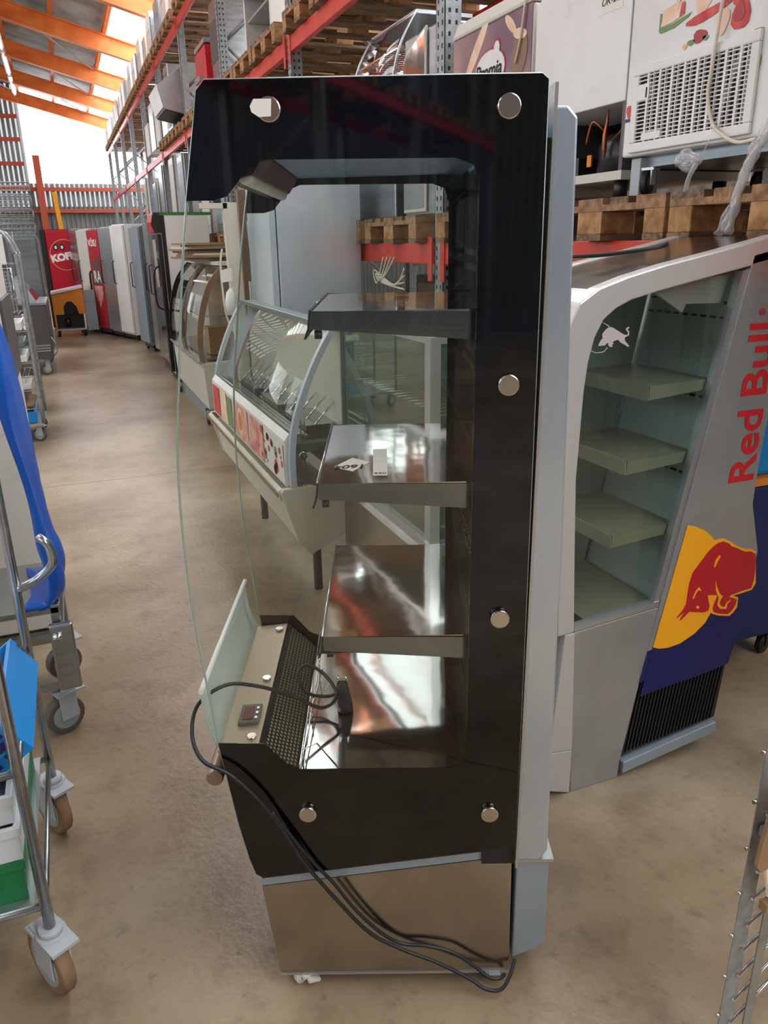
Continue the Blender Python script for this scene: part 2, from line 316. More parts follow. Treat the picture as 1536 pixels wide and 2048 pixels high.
we = struct(thing('wall_end', 'corrugated end wall with orange girts and a glowing translucent panel', 'wall')); del we['category']
corrug(-14, -.62, 3.0, 8.6, pos=31.15, split=True).done('wall_sheet', ['wallg', 'slit'], we)
corrug(-14, 4.4, 0, 3.0, pos=31.15).done('wall_sheet', 'wallg', we)
corrug(.05, 4.4, 3.0, 3.75, pos=31.15, split=True).done('wall_sheet', ['wallg', 'slit'], we)
corrug(-.62, 4.4, 3.75, 6.9, pos=31.15).done('translucent_sheet', 'skye', we)
corrug(-.62, .05, 3.0, 3.75, pos=31.15, split=True).done('wall_sheet', ['wallg', 'slit'], we)
MB().box(-14, 4.4, 31.25, 31.4, 0, 8.6).done('backing', 'wallg', we)
for z in (3.55, 4.35, 5.1, 5.8, 6.5, 2.85):
    MB().box(-14, -.7 if z > 3.6 else 4.3, 31.0, 31.12, z-.06, z+.06).done('girt', 'girt', we)
MB().box(-.42, -.2, 30.8, 31.0, 0, 4.6).done('wall_post', 'girt', we)
wr = struct(thing('wall_right', 'side wall behind the rack with translucent upper sheets', 'wall')); del wr['category']
corrug(-12, 31.2, 0, 3.1, axis='x', pos=4.25).done('wall_sheet', 'wallg', wr)
corrug(-12, 31.2, 3.1, 5.3, axis='x', pos=4.25).done('translucent_sheet', 'skyw', wr)
for z in (3.1, 4.2): MB().box(4.1, 4.22, -12, 31, z-.06, z+.06).done('girt', 'girt', wr)
wl = struct(thing('wall_left', 'far left corrugated side wall out of view, with an added glowing upper band', 'wall')); del wl['category']
corrug(-12, 31.2, 0, 3.4, axis='x', pos=-14.0).done('wall_sheet', 'wallg', wl)
corrug(-12, 31.2, 3.4, 7.1, axis='x', pos=-14.0).done('translucent_sheet', 'skyw', wl)  # glowing band added on this unseen wall to light the aisle sideways
wb = struct(thing('wall_back', 'corrugated wall behind the camera', 'wall')); del wb['category']
corrug(-14, 4.4, 0, 8.6, pos=-12.05).done('wall_sheet', 'wallg', wb)

# strip lamps hanging in a row along the aisle
for k in range(5):
    y = 15.5+k*3.1
    t = thing('strip_light', 'white strip lamp hanging under the orange rafters, '+('nearest', 'second', 'third', 'fourth', 'farthest')[k]+' of the row', 'lamp', (-.62, y, 6.2), 0, 'strip lamps in a row along the aisle')
    MB().box(-.06, .06, -1.35, 1.35, 0, .07).done('lamp_body', 'white', t)
    MB().cyl((0, -1.25, -.03), (0, 1.25, -.03), .022, 8).done('lamp_tube', 'tube', t)
    for e in (-1, 1): MB().cyl((0, e, .07), (0, e, rz_(-.62)-6.21), .008, 6).done('hanger', 'zinc', t)
    MB().box(-.03, .03, 1.35, 1.75, .01, .05).done('cable_tray', 'white', t)

# =====================================================================================
#                                    PALLET RACK
# =====================================================================================
LV = (1.64, 3.17, 4.54)
def rack(label, X0, X1, posts, ztop, near=(), skip=()):
    t = thing('pallet_rack', label, 'rack', (0, 0, 0))
    for y in posts:
        for x in (X0, X1):
            s = 1 if x == X0 else -1
            m = MB(); m.box(x, x+s*.09, y-.05, y-.046, 0, ztop).box(x, x+s*.004, y-.05, y+.05, 0, ztop).box(x, x+s*.09, y+.046, y+.05, 0, ztop)
            p = m.done('upright_post', 'zinc', t)
            MB().box(x-.03, x+.12 if s > 0 else x+.03, y-.07, y+.07, 0, .006).done('foot_plate', 'zinc', t)
            if y in near and x == X0:
                h = MB()
                for k in range(int(ztop/.05)):
                    z = .05+k*.05
                    h.box(x+.02, x+.032, y-.0515, y-.049, z, z+.018).box(x+.058, x+.07, y-.0515, y-.049, z, z+.018)
                    h.box(x-.0015, x+.001, y-.028, y-.018, z, z+.022).box(x-.0015, x+.001, y+.018, y+.028, z, z+.022)
                h.done('post_slots', 'dark', p)['kind'] = 'stuff'
        zz = .3; sgn = 1
        while zz < ztop-.9:
            a, b = (X0+.05, X1-.05) if sgn > 0 else (X1-.05, X0+.05)
            MB().cyl((a, y, zz), (b, y, zz+.85), .016, 6).done('brace', 'zinc', t); zz += .85; sgn = -sgn
        for zb in (.25, ztop-.15): MB().box(X0+.05, X1-.05, y-.02, y+.02, zb, zb+.035).done('brace', 'zinc', t)
    for i in range(len(posts)-1):
        for li, z in enumerate(LV):
            if (i, li) in skip: continue
            for x in (X0-.012, X1-.035):
                a, b = posts[i]+.052, posts[i+1]-.052
                m = MB(); m.box(x, x+.045, a, b, z-.11, z)
                bo = m.done('beam', 'red', t, bevel=.004)
                for yy in (a, b-.05):
                    MB().box(x-.006, x, yy, yy+.05, z-.2, z+.03).done('connector', 'red', bo)
    return t
R1 = [1.2, 3.95, 6.7, 9.45, 12.2, 14.95, 17.7, 20.45, 23.2, 25.95, 28.7]
rack('long red and galvanised pallet rack along the right of the aisle', 1.9, 3.0, R1, 5.2, near=(3.95, 6.7, 9.45))
R0 = [-13+2.75*k for k in range(0, 5)]
R0[0] = -11.5
rack('red pallet rack standing left behind the camera', -3.5, -2.4, R0, 4.9, skip=[(i, 0) for i in range(5)])

pal = thing('wooden_pallet', 'p', 'pallet', (0, 0, 0))
for k, (w_, mm) in enumerate(((.145, 'wood'), (.10, 'wood3'), (.145, 'wood'), (.10, 'wood'), (.145, 'wood3'))):
    yc = (-.3275, -.165, 0, .165, .3275)[k]
    MB().box(-.6, .6, yc-w_/2, yc+w_/2, .122, .144).done('deck_board', mm, pal)
for xc in (-.5275, 0, .5275): MB().box(xc-.0725, xc+.0725, -.4, .4, .1, .122).done('stringer_board', 'wood', pal)
for xc in (-.5275, 0, .5275):
    for yc, w_ in ((-.35, .1), (0, .145), (.35, .1)): MB().box(xc-.0725, xc+.0725, yc-w_/2, yc+w_/2, .022, .1).done('block', 'wood2', pal, bevel=.004)
for yc, w_ in ((-.35, .1), (0, .145), (.35, .1)): MB().box(-.6, .6, yc-w_/2, yc+w_/2, 0, .022).done('bottom_board', 'wood3', pal)
first = [True]
def pallet(x, y, z, label, group=None, rz=0):
    if first[0]:
        first[0] = False; pal.location = (x, y, z); pal.rotation_euler = (0, 0, rz); pal['label'] = label
        if group: pal['group'] = group
        return pal
    r = dup(pal, (x, y, z), rz, label, group)
    if not group and 'group' in r: del r['group']
    return r
XP = 2.43
ORD = ['nearest', 'second', 'third', 'fourth', 'fifth', 'sixth', 'seventh', 'eighth', 'ninth', 'tenth', 'eleventh', 'twelfth', 'thirteenth', 'fourteenth', 'fifteenth', 'sixteenth', 'seventeenth', 'eighteenth', 'nineteenth', 'twentieth', 'twenty-first', 'twenty-second', 'twenty-third', 'twenty-fourth']
pallet(XP, 1.71, 1.64, 'wooden pallet on the low rack beam under the right half of the printed white freezer')
pallet(XP, 2.53, 1.64, 'wooden pallet under the white cabinet with the open compressor bay')
pallet(XP, 3.44, 1.64, 'wooden pallet on the low beam under the plum printed chest freezer', )
pallet(XP, 4.5, 1.64, 'wooden pallet seen through the case window under the steel cabinet')
pallet(XP, 5.4, 1.64, 'wooden pallet on the low beam left of the one under the steel cabinet')
for k, y in enumerate((5.35, 6.2)): pallet(XP, y, 3.17, ('wooden pallet on the second rack beam right of the red bracketed post', 'wooden pallet on the second rack beam against the red bracketed post')[k])
for k, y in enumerate((7.25, 8.1, 8.95, 10.0, 10.85, 11.7, 12.75, 13.6, 14.45)):
    pallet(XP, y, 3.17, 'wooden pallet on the second rack level, '+ORD[k]+' beyond the red bracketed post', 'pallets on the second rack level')
for k, y in enumerate([7.2, 8.05, 8.9, 9.95, 10.8, 11.65, 12.7, 13.55, 14.4, 15.45, 16.3, 17.15, 18.2, 19.05, 19.9, 20.95, 21.8, 22.65, 23.7, 24.5, 25.4, 26.5, 27.4, 28.2]):
    pallet(XP, y, 4.54, 'wooden pallet seen from below on the top rack level, '+ORD[k]+' from the camera', 'pallets along the top rack level')
for i, y in enumerate((-10.8, -9.6, -8.2, -7.0, -5.6, -4.4, -3.2)):
    pallet(-2.95, y, 3.17, 'wooden pallet on the rack behind the camera, '+ORD[6-i]+' from the aisle view', 'pallets on the rack behind the camera')

# =====================================================================================
#                     OPEN GLASS SIDED DISPLAY CASE (the main subject)
# =====================================================================================
# local axes: x towards the back of the case, y along its length, root stands on the floor
A = YAW; case_loc = (1.60*math.sin(A), 1.60*math.cos(A), 0)
case = thing('display_case', 'tall open display case with black bordered glass side and steel base in the foreground', 'display case', case_loc, -A)
OUT_T = [(-.306, 1.716), (-.287, 1.811), (-.275, 1.872), (-.262, 1.886), (.252, 1.887), (.262, 1.879), (.265, 1.4), (.268, .9), (.270, .419), (-.279, .346), (-.292, .356), (-.303, .398), (-.319, .49), (-.345, .695)]
BELLY = [(p.x, p.y) for p in smooth_path([(-.345, .695, 0), (-.358, .85, 0), (-.368, 1.0, 0), (-.371, 1.15, 0), (-.364, 1.308, 0), (-.347, 1.44, 0), (-.325, 1.604, 0), (-.306, 1.716, 0)], 3)]
OUTLINE = OUT_T + BELLY[1:-1]
WIN = [(-.251, .692), (-.21, .642), (-.183, .629), (.128, .625), (.15, .634), (.16, .66), (.16, 1.735), (.15, 1.762), (.122, 1.772), (-.177, 1.774), (-.203, 1.764), (-.222, 1.742), (-.24, 1.722), (-.262, 1.716)]
BORDER = OUT_T + [(p[0], p[1]) for p in WIN]
caps = [(-.165, 1.843), (.202, 1.842), (.217, 1.415), (.217, .969), (-.171, .519), (.211, .511)]
for sg in (-1, 1):
    y = sg*.28
    gp = MB().prism(OUTLINE, 'xz', y-.003, y+.003).done('side_glass', 'glass', case)
    ed = MB().tube([(p[0], y, p[1]) for p in OUTLINE], .0022, 6, closed=True).done('polished_edge', 'green_edge', gp)
    yo = y+sg*.0032
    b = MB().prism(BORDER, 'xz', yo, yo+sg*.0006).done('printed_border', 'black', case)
    if sg < 0:
        for cx, cz in caps:
            c = MB().cyl((cx, yo, cz), (cx, yo-.011, cz), .0185, 28).done('round_cap', 'cap', case, bevel=.002)
    else:
        for cx, cz in caps: MB().cyl((cx, yo, cz), (cx, yo+.011, cz), .0185, 20).done('round_cap', 'cap', case)
# inner rear wall, polished, with slotted rows
bw = MB().box(.196, .20, -.272, .272, .58, 1.80).done('inner_back_panel', 'mirror', case)
m = MB()
for z0 in (1.62, 1.59, 1.42, 1.39, 1.20, 1.17, 1.0, .97, .84, .81):
    for k in range(22): y = -.25+k*.0235; m.box(.1945, .196, y, y+.012, z0, z0+.012)
m.done('vent_slot_rows', 'dark', bw)['kind'] = 'stuff'
# outer rear body: silver column with rounded edge, lower grey box
MB().prism([(.278, .36), (.278, 1.846), (.30, 1.846), (.315, 1.83), (.335, 1.1), (.345, .385), (.33, .36)], 'xz', -.262, .285).done('rear_body', 'rearsteel', case, bevel=.004)
MB().box(.200, .277, -.27, .27, .36, 1.80).done('rear_insulation', 'blackp', case)
MB().box(.272, .2775, -.284, -.24, .36, 1.875).done('rear_corner_trim', 'alu', case)
MB().prism([(.281, .352), (.354, .352), (.356, .10), (.345, .09), (.281, .06)], 'xz', -.25, .27).done('rear_motor_cover', 'greymetal', case, bevel=.004)
MB().box(.279, .362, -.256, .28, .348, .356).done('motor_cover_rim', 'alu', case)
# top canopy with lamp
MB().prism([(-.255, 1.79), (-.268, 1.862), (.19, 1.872), (.19, 1.79), (-.17, 1.786)], 'xz', -.272, .272).done('top_canopy', 'blackp', case)
lh = MB().prism([(-.245, 1.745), (-.262, 1.782), (-.18, 1.784), (-.20, 1.755)], 'xz', -.265, .265).done('lamp_housing', 'blackp', case)
MB().cyl((-.215, -.25, 1.752), (-.215, .25, 1.752), .012, 10).done('lamp_tube', 'white', lh)
# base cabinet
base = MB().prism([(-.287, .300), (.268, .372), (.273, .040), (-.260, .042)], 'xz', -.262, .27).done('base_cabinet', 'basesteel', case, bevel=.0015)
MB().prism([(-.287, .303), (-.287, .324), (.268, .396), (.268, .375)], 'xz', -.263, .27).done('blue_film_strip', 'greymetal', case)
M['bluestrip'] = mat('blue_grey_film', '#5f7f9a', .4, .4)
case.children[-1].data.materials[0] = M['bluestrip']
MB().prism([(-.284, .326), (-.284, .345), (.266, .417), (.266, .398)], 'xz', -.266, .27).done('black_gasket', 'blackp', case)
MB().prism([(-.260, .036), (.273, .032), (.273, .0405), (-.260, .0425)], 'xz', -.265, .27).done('bottom_flange', 'alu', case)
# well: polished deck, front nose, grille, deflector
MB().prism([(-.190, .60), (.195, .603), (.195, .592), (-.190, .588)], 'xz', -.272, .272).done('deck_plate', 'mirror', case)
MB().prism([(-.27, .36), (-.32, .52), (-.345, .655), (-.268, .664), (-.192, .592), (.195, .588), (.196, .44)], 'xz', -.268, .272).done('front_nose', 'blackp', case)
st = MB().prism([(-.350, .660), (-.268, .669), (-.268, .6745), (-.352, .666)], 'xz', -.270, .272).done('front_ledge', 'tan', case)
for yb in (-.238, -.01, .235): MB().cyl((-.285, yb, .670), (-.285, yb, .680), .0095, 14).done('ledge_screw', 'cap', st)
ct = MB().prism([(-.322, .671), (-.278, .676), (-.278, .684), (-.322, .681)], 'xz', -.195, -.125).done('controller', 'ctrl', case, bevel=.002)
MB().prism([(-.315, .6816), (-.292, .684), (-.292, .6852), (-.315, .683)], 'xz', -.185, -.14).done('controller_display', 'disp', ct)
for k in range(3): MB().box(-.287, -.282, -.185+k*.018, -.178+k*.018, .684, .6865).done('controller_button', 'alu', ct)
# perforated grille: dark plate with raised web between the holes
g = MB().prism([(-.267, .668), (-.262, .672), (-.190, .600), (-.194, .596)], 'xz', -.268, .27).done('air_grille', 'blackp', case)
m = MB(); dx, dz = .072, -.072; L_ = math.hypot(dx, dz)
for i in range(9):
    for j in range(44):
        f = .12+i/8*.76; y = -.255+j*.0119+(.006 if i % 2 else 0)
        cx, cz = -.262+dx*f+.0012, .672+dz*f+.0012; tx, tz = dx/L_*.0032, dz/L_*.0032
        V_ = [m.v(cx+tx*math.cos(a*PI/3), y+.0042*math.sin(a*PI/3), cz+tz*math.cos(a*PI/3)) for a in range(6)]
        m.bm.faces.new(V_)
M['hole'] = mat('grille_hole', '#8d8462', .6)
m.done('grille_holes', 'hole', g)['kind'] = 'stuff'
# curved frosted deflector with a round white edge, and bumper bar
prof = [(-.350, .668), (-.362, .70), (-.370, .735), (-.374, .77), (-.374, .80)]
grid = []
for i in range(9):
    yy = -.262+i*.066; row = []
    for k, (px_, pz_) in enumerate(prof): row.append((px_, yy+.0, pz_))
    grid.append(row)
df = MB().sheet(grid).done('deflector', 'frost', case, solid=.004)
MB().cyl((-.374, -.267, .803), (-.374, .272, .803), .0055, 12).done('deflector_rail', 'white', df)
bb = MB().cyl((-.366, -.262, .59), (-.366, .27, .59), .018, 20).done('bumper_bar', 'tan2', case, bevel=.003)
for yy in (-.2, .2): MB().cyl((-.366, yy, .59), (-.32, yy, .585), .008, 8).done('bumper_bracket', 'alu', bb)
# shelves: polished tray, wedge side, price rail, end clip
def shelf(z, x0, zl, name='shelf'):
    s = MB().box(x0, .193, -.232, .255, z-.004, z).done(name, 'mirror', case)
    for yy in (-.234, .256): MB().prism([(x0, z+.001), (.165, z-.004), (.165, z-.052), (x0, z-.030)], 'xz', yy-.0015, yy+.0015).done('shelf_side', 'shelfside', s)
    MB().prism([(x0-.002, z+.002), (x0-.006, z-.030), (x0-.013, z-.047), (x0-.009, z-.047), (x0-.003, z-.030), (x0+.001, z+.002)], 'xz', -.236, .26).done('price_rail', 'blackp', s)
    MB().cyl((x0-.002, -.235, z+.002), (x0-.002, .26, z+.002), .0016, 6).done('shelf_lip', 'chrome', s)
    for dy in (-.228, -.216): MB().cyl((x0+.006, dy, z-.040), (x0+.018, dy, z-.040), .0075, 10).done('shelf_clip', 'blackp', s)
    MB().prism([(.165, z-.052), (.165, z-.004), (.193, z-.004), (.193, z-.07)], 'xz', -.2355, -.2325).done('shelf_bracket', 'zinc', s)
    return s
shelf(1.538, -.122, 0); shelf(1.226, -.122, 0); shelf(.905, -.126, 0)
# wire guard standing on the deck behind the grille
m = MB()
m.tube([(-.178, -.26, .61), (-.176, -.1, .63), (-.172, .08, .64), (-.16, .255, .70)], .002, 6)
m.tube([(-.186, -.26, .605), (-.184, 0, .625), (-.178, .255, .66)], .002, 6)
m.tube([(-.178, -.262, .604), (-.178, -.255, .655), (-.150, -.235, .655), (-.10, -.262, .606)], .002, 6)
m.tube([(-.170, .10, .603), (-.170, .10, .66)], .002, 6); m.tube([(-.175, -.08, .603), (-.175, -.08, .64)], .002, 6)
m.done('wire_guard', 'chrome', case)
# casters
for x, y in ((-.208, -.245), (-.2, .2)):
    c = caster(case, x, y, .019, .014, .7, wm='offw', tm='offw', fm='offw', top=.036)
MB().obox((-.185, -.262, .022), (.03, .02, .006), (0, .3, .5)).done('brake_pedal', 'offw', case)
for x, y in ((.24, -.25), (.24, .2)): caster(case, x, y, .018, .012, 0, wm='offw', tm='offw', fm='alu', top=.034)

def case_pt(x, y, z):                       # case-local point to world
    c, s = math.cos(-A), math.sin(-A); return (case_loc[0]+x*c-y*s, case_loc[1]+x*s+y*c, z)
# power cord lying in the well, looping out over the front edge and down the side
pts = [case_pt(*p) for p in [(-.108, -.03, .655), (-.14, -.03, .637), (-.19, -.02, .642), (-.215, .02, .665), (-.195, .05, .675), (-.15, .02, .665), (-.118, -.05, .652), (-.15, -.10, .652),
      (-.215, -.12, .700), (-.29, -.15, .745), (-.345, -.18, .765), (-.395, -.22, .745), (-.400, -.27, .705), (-.375, -.300, .665), (-.32, -.305, .632), (-.262, -.305, .560), (-.218, -.300, .475), (-.185, -.298, .40), (-.12, -.292, .29),
      (-.05, -.285, .185), (.02, -.281, .13), (.10, -.283, .09), (.175, -.288, .045), (.215, -.30, .024), (.25, -.30, .022), (.272, -.285, .045), (.286, -.262, .07)]]
cord = MB().tube(smooth_path(pts, 8), .0042, 8).done('power_cord', 'rubber')
tag(cord, 'black power cord looping out of the case well and down its glass side', 'cord')
pl = MB(); a, b = case_pt(-.108, -.03, .640), case_pt(-.095, -.04, .676)
pl.tube([case_pt(-.10, -.035, .604), case_pt(-.10, -.035, .62), case_pt(-.105, -.03, .66), case_pt(-.105, -.03, .672)], [.019, .018, .015, .013], 12)
p = pl.done('plug', 'rubber', cord)
m = MB()
for k in (-1, 1): a = case_pt(-.105+k*.009, -.03, .672); m.cyl(a, (a[0], a[1], .692), .0024, 8)
m.done('plug_pin', 'chrome', cord)
pts = [case_pt(*p) for p in [(-.262, -.296, .52), (-.245, -.299, .535), (-.20, -.297, .455), (-.16, -.292, .385), (-.125, -.290, .335), (-.08, -.286, .255), (-.03, -.280, .185), (.02, -.275, .140), (.08, -.275, .130), (.14, -.278, .112), (.19, -.281, .072), (.225, -.288, .045), (.25, -.284, .038), (.262, -.272, .034)]]
tag(MB().tube(smooth_path(pts[1:], 8), .004, 8).done('power_cord', 'rubber'), 'second black cord strand hanging over the steel base, upper of the two', 'cord')
# paper tags on the middle shelf and sticker on the upper left cap
t = thing('price_tag', 'square white paper tag with handwritten digits lying on the middle shelf', 'tag', case_pt(-.062, -.10, 1.2263), -A)
MB().prism([(-.036, -.02), (-.002, .045), (.036, .01), (.002, -.052)], 'xy', 0, .0006).done('paper_sheet', 'paper', t)
text('1604', .032, 'ink', t, (-.003, -.012, .0012), (0, 0, PI+.15), 'handwriting', bold=.0005, shear=.3, ext=.0002)
t = thing('price_tag', 'curled white paper strip with printed digits on the middle shelf', 'tag', case_pt(-.006, -.165, 1.2263), -A)
MB().sheet([[(x, y, .0006+.012*abs(y/.06)**2) for x in (-.014, .014)] for y in (-.045, -.02, 0, .03, .06, .085)]).done('paper_strip', 'paper', t)
text('990', .016, 'ink', t, (0, -.03, .006), (0, 0, 0), 'printed_digits', ext=.0002)
t = thing('sticker', 'torn white sticker on the upper left round cap', 'sticker', case_pt(-.172, -.296, 1.845), -A)
MB().prism([(-.021, .002), (-.015, .012), (.012, .012), (.010, -.012), (-.008, -.013), (-.019, -.006)], 'xz', -.0006, .0004).done('sticker_sheet', 'paper', t)

# =====================================================================================
#             ENERGY DRINK COOLER with open front, seen from its side
# =====================================================================================
Y0 = 1.64; Y1 = 2.05
def rel(pts, ox, oy=0): return [(a-ox, b-oy) for a, b in pts]
rb = thing('drinks_cooler', 'silver open front cooler with curved frame, red lettering and bull emblem', 'cooler', (1.2, Y0, 0))
X_ = 1.2
def rp(pts, a, b, name, m, parent=rb, bevel=0): return MB().prism(rel(pts, X_), 'xz', a, b).done(name, m, parent, bevel=bevel)
fo = [(1.175, .57), (1.155, .9), (1.143, 1.2), (1.141, 1.36), (1.148, 1.44), (1.176, 1.498), (1.231, 1.532), (1.319, 1.558), (1.432, 1.583), (1.60, 1.613), (1.74, 1.64), (1.80, 1.652)]
fi = [(1.232, .574), (1.210, .9), (1.202, 1.04), (1.207, 1.272), (1.214, 1.35), (1.228, 1.41), (1.252, 1.455), (1.289, 1.482), (1.333, 1.500), (1.415, 1.518), (1.539, 1.541), (1.725, 1.574), (1.785, 1.585)]
for ya, yb in ((0, .045), (Y1-Y0-.04, Y1-Y0)):
    rp(fo+fi[::-1], ya, yb, 'curved_frame', 'silver_lt', bevel=.004)
seam = lambda z: 1.437+(z-.068)*.187
# side glass
rp(fi[:-1]+[(seam(1.57), 1.565), (seam(.60), .598)], .018, .022, 'side_glass', 'dglass')
# glass surround at the slanted side
rp([(seam(.60)-.022, .598), (seam(1.57)-.022, 1.56), (seam(1.57), 1.566), (seam(.60), .594)], .006, .03, 'slanted_trim', 'alu')
rp([(1.234, .573), (1.234, .588), (seam(.6), .612), (seam(.6), .594)], .004, .03, 'lower_trim', 'alu')
# lower side panel, front foot column
rp([(1.262, .0), (1.443, .0), (1.448, .068), (seam(.594), .592), (1.234, .571), (1.245, .3)], .002, .03, 'lower_side_panel', 'silver', bevel=.003)
c_ = rp([(1.165, .035), (1.258, .0), (1.256, .16), (1.175, .17)], .0, .03, 'front_foot', 'silver_lt', bevel=.003)
rp([(1.172, .172), (1.256, .162), (1.235, .571), (1.20, .571)], .0, .032, 'front_column', 'silver_lt', bevel=.003)
MB().box(-.03, .0, .03, Y1-Y0-.03, .03, .57).done('front_apron', 'silver', rb)
MB().box(0, .25, .03, Y1-Y0-.03, .03, .10).done('bottom_pan', 'greymetal', rb)
# rear side panel that carries the lettering
rear = [(seam(.05), .07), (seam(1.6), 1.60), (1.87, 1.63), (1.865, 1.2), (1.853, 1.0), (1.853, .879), (1.905, .714), (1.86, .40), (1.835, .12)]
rp([(seam(.34), .34)]+rear[1:8]+[(1.862, .44)], .0, .03, 'rear_side_panel', 'silver', bevel=.002)
gr = rp([(seam(.05)+.004, .07), (seam(.34)+.004, .34), (1.86, .44), (1.835, .12)], .012, .03, 'vent_panel', 'blackp')
for k in range(26):
    f = k/25; x0 = seam(.05)+.02+f*.355
    MB().prism([(x0-X_, .085+f*.04), (x0+.006-X_, .085+f*.04), (x0+.022-X_+.02, .36+f*.07), (x0+.016-X_+.02, .36+f*.07)], 'xz', .004, .012).done('vent_slat', 'blackp', gr)
rp([(seam(.34), .34), (seam(.45), .45), (1.862, .45), (1.861, .43)], -.0005, 0, 'dark_blue_band', 'logo_blue')
MB().prism([(1.452-X_, .02), (1.452-X_, .062), (1.825-X_, .115), (1.83-X_, .075)], 'xz', -.01, .42).done('base_tray', 'greymetal', rb, bevel=.003)
for x, y in ((.12, .1), (.12, .32), (.55, .1), (.55, .32)):
    MB().cyl((x, y, 0), (x, y, .05), .02, 12).done('foot', 'blackp', rb)
# roof sheet, slanted back wall, far side wall, deck
top = MB()
fr = fo[4:]
for i in range(len(fr)-1):
    (a, b), (c, d) = fr[i], fr[i+1]
    top.prism(rel([(a, b-.004), (c, d-.004), (c, d-.010), (a, b-.010)], X_), 'xz', .04, Y1-Y0-.04)
top.done('roof_sheet', 'basesteel', rb)
bk = rp([(seam(.6)+.01, .58), (seam(1.56)+.01, 1.56), (seam(1.56)+.05, 1.56), (seam(.6)+.05, .58)], .03, Y1-Y0-.02, 'back_wall', 'inner')
m = MB()
for z0 in (1.47, 1.43, 1.21, .99):
    xx = seam(z0)+.009-X_
    for k in range(9): y = .05+k*.037; m.box(xx-.001, xx+.001, y, y+.022, z0, z0+.006)
m.done('slot_rows', 'dark', bk)['kind'] = 'stuff'
rp([(1.24, .58), (1.24, 1.36), (1.30, 1.47), (1.43, 1.515), (seam(1.54), 1.54), (seam(.58), .58)], Y1-Y0-.03, Y1-Y0-.02, 'far_side_wall', 'inner')
rp([(1.236, .555), (1.236, .57), (seam(.6), .60), (seam(.6), .58)], .03, Y1-Y0-.02, 'deck', 'shelfm')
MB().box(.045, .12, .05, .11, .5735, .5765).done('deck_grille', 'dark', rb)
rp([(1.44, 1.515), (1.545, 1.455), (1.555, 1.478), (1.675, 1.475), (1.695, 1.55), (1.56, 1.54)], .05, .06, 'lamp_cover', 'silver_lt')
for z, xf in ((1.262, 1.447), (1.055, 1.394), (.838, 1.364)):
    xb = seam(z)+.01
    s_ = rp([(xf, z-.004), (xf, z), (xb, z+.006), (xb, z+.0)], .035, Y1-Y0-.03, 'shelf', 'shelfm')
    rp([(xf-.004, z-.038), (xf-.008, z+.004), (xf-.004, z+.006), (xf, z-.036)], .034, Y1-Y0-.03, 'price_rail', 'shelfm', s_)
    rp([(xf, z-.036), (xf, z+.004), (xb-.01, z+.008), (xb-.01, z-.02)], .034, .037, 'shelf_side', 'shelfm', s_)
rp([(seam(.6)+.05, .45), (seam(1.5)+.05, 1.56), (1.862, 1.62), (1.86, 1.1), (1.85, .88), (1.9, .714), (1.86, .45)], .03, Y1-Y0, 'rear_housing', 'silver')
rp([(seam(.1)+.02, .10), (seam(.45)+.02, .45), (1.85, .44), (1.83, .125)], .04, Y1-Y0-.01, 'machine_bay', 'blackp')
rp([(1.27, .10), (seam(.1)-.02, .10), (seam(.5)-.02, .56), (1.245, .55)], .035, Y1-Y0, 'lower_body', 'silver')
# artwork on the rear side panel (kept inside its outline)
def art(pts, y, name, m): return MB().prism([(a-X_, b) for a, b in pts], 'xz', y-.0006, y).done(name, m, rb)
art(RB_BLUE, -.0006, 'blue_field', 'logo_blue'); art(RB_YELLOW, -.0014, 'yellow_disc', 'logo_yel')
art(RB_HALO, -.0022, 'bull_outline', 'logo_yel'); art(RB_BULL, -.0030, 'bull_emblem', 'logo_red')
for p_ in (RB_L1, RB_L2, RB_L3, RB_EYE): art(p_, -.0038, 'bull_line', 'logo_yel')
for p_ in (WBULL, WRING1, WRING2): MB().prism([(a-X_, b) for a, b in p_], 'xz', .0165, .0172).done('white_bull_emblem' if p_ is WBULL else 'white_ring', 'wbull', rb)
# lettering climbs the slanted panel
wd = text('Red', .132, 'ltext', rb, (1.835-X_, -.0012, .950), (PI/2, -PI/2, 0), 'lettering', bold=.0022, ext=.0006, sx=1.1, align='LEFT')
wl_ = max(v_.co.x for v_ in wd.data.vertices)
text('Bull', .132, 'ltext', rb, (1.835-X_, -.0012, .950+wl_+.034), (PI/2, -PI/2, 0), 'lettering', bold=.0022, ext=.0006, sx=1.1, align='LEFT')
text('®', .028, 'ltext', rb, (1.79-X_, -.0012, 1.45), (PI/2, -PI/2, 0), 'registered_mark', ext=.0006)

# black cable over the cooler roof
tag(MB().tube(smooth_path([(1.33, 2.2, 1.60), (1.36, 2.0, 1.60), (1.42, 1.9, 1.604), (1.50, 1.84, 1.615), (1.56, 1.82, 1.624), (1.60, 1.84, 1.63)], 6), .006, 8).done('cable', 'rubber'), 'thin black cable lying over the roof of the silver open cooler', 'cable')
# dark blue bin behind the cooler
t = thing('wheeled_bin', 'dark blue wheeled cabinet behind the lower right of the silver cooler', 'bin', (2.25, 2.0, 0))
MB().box(-.33, .33, 0, .6, .12, .78).done('body', 'dkblue', t, bevel=.02)
MB().box(-.34, .34, -.01, .61, .78, .81).done('rim', 'org', t)
MB().box(-.32, .32, .01, .59, .81, 1.02).done('upper_body', 'crate', t, bevel=.02)
for x in (-.27, .27):
    for y in (.07, .53): caster(t, x, y, .045, .025, .3, wm='blackp', tm='rubber', fm='blackp', top=.12)

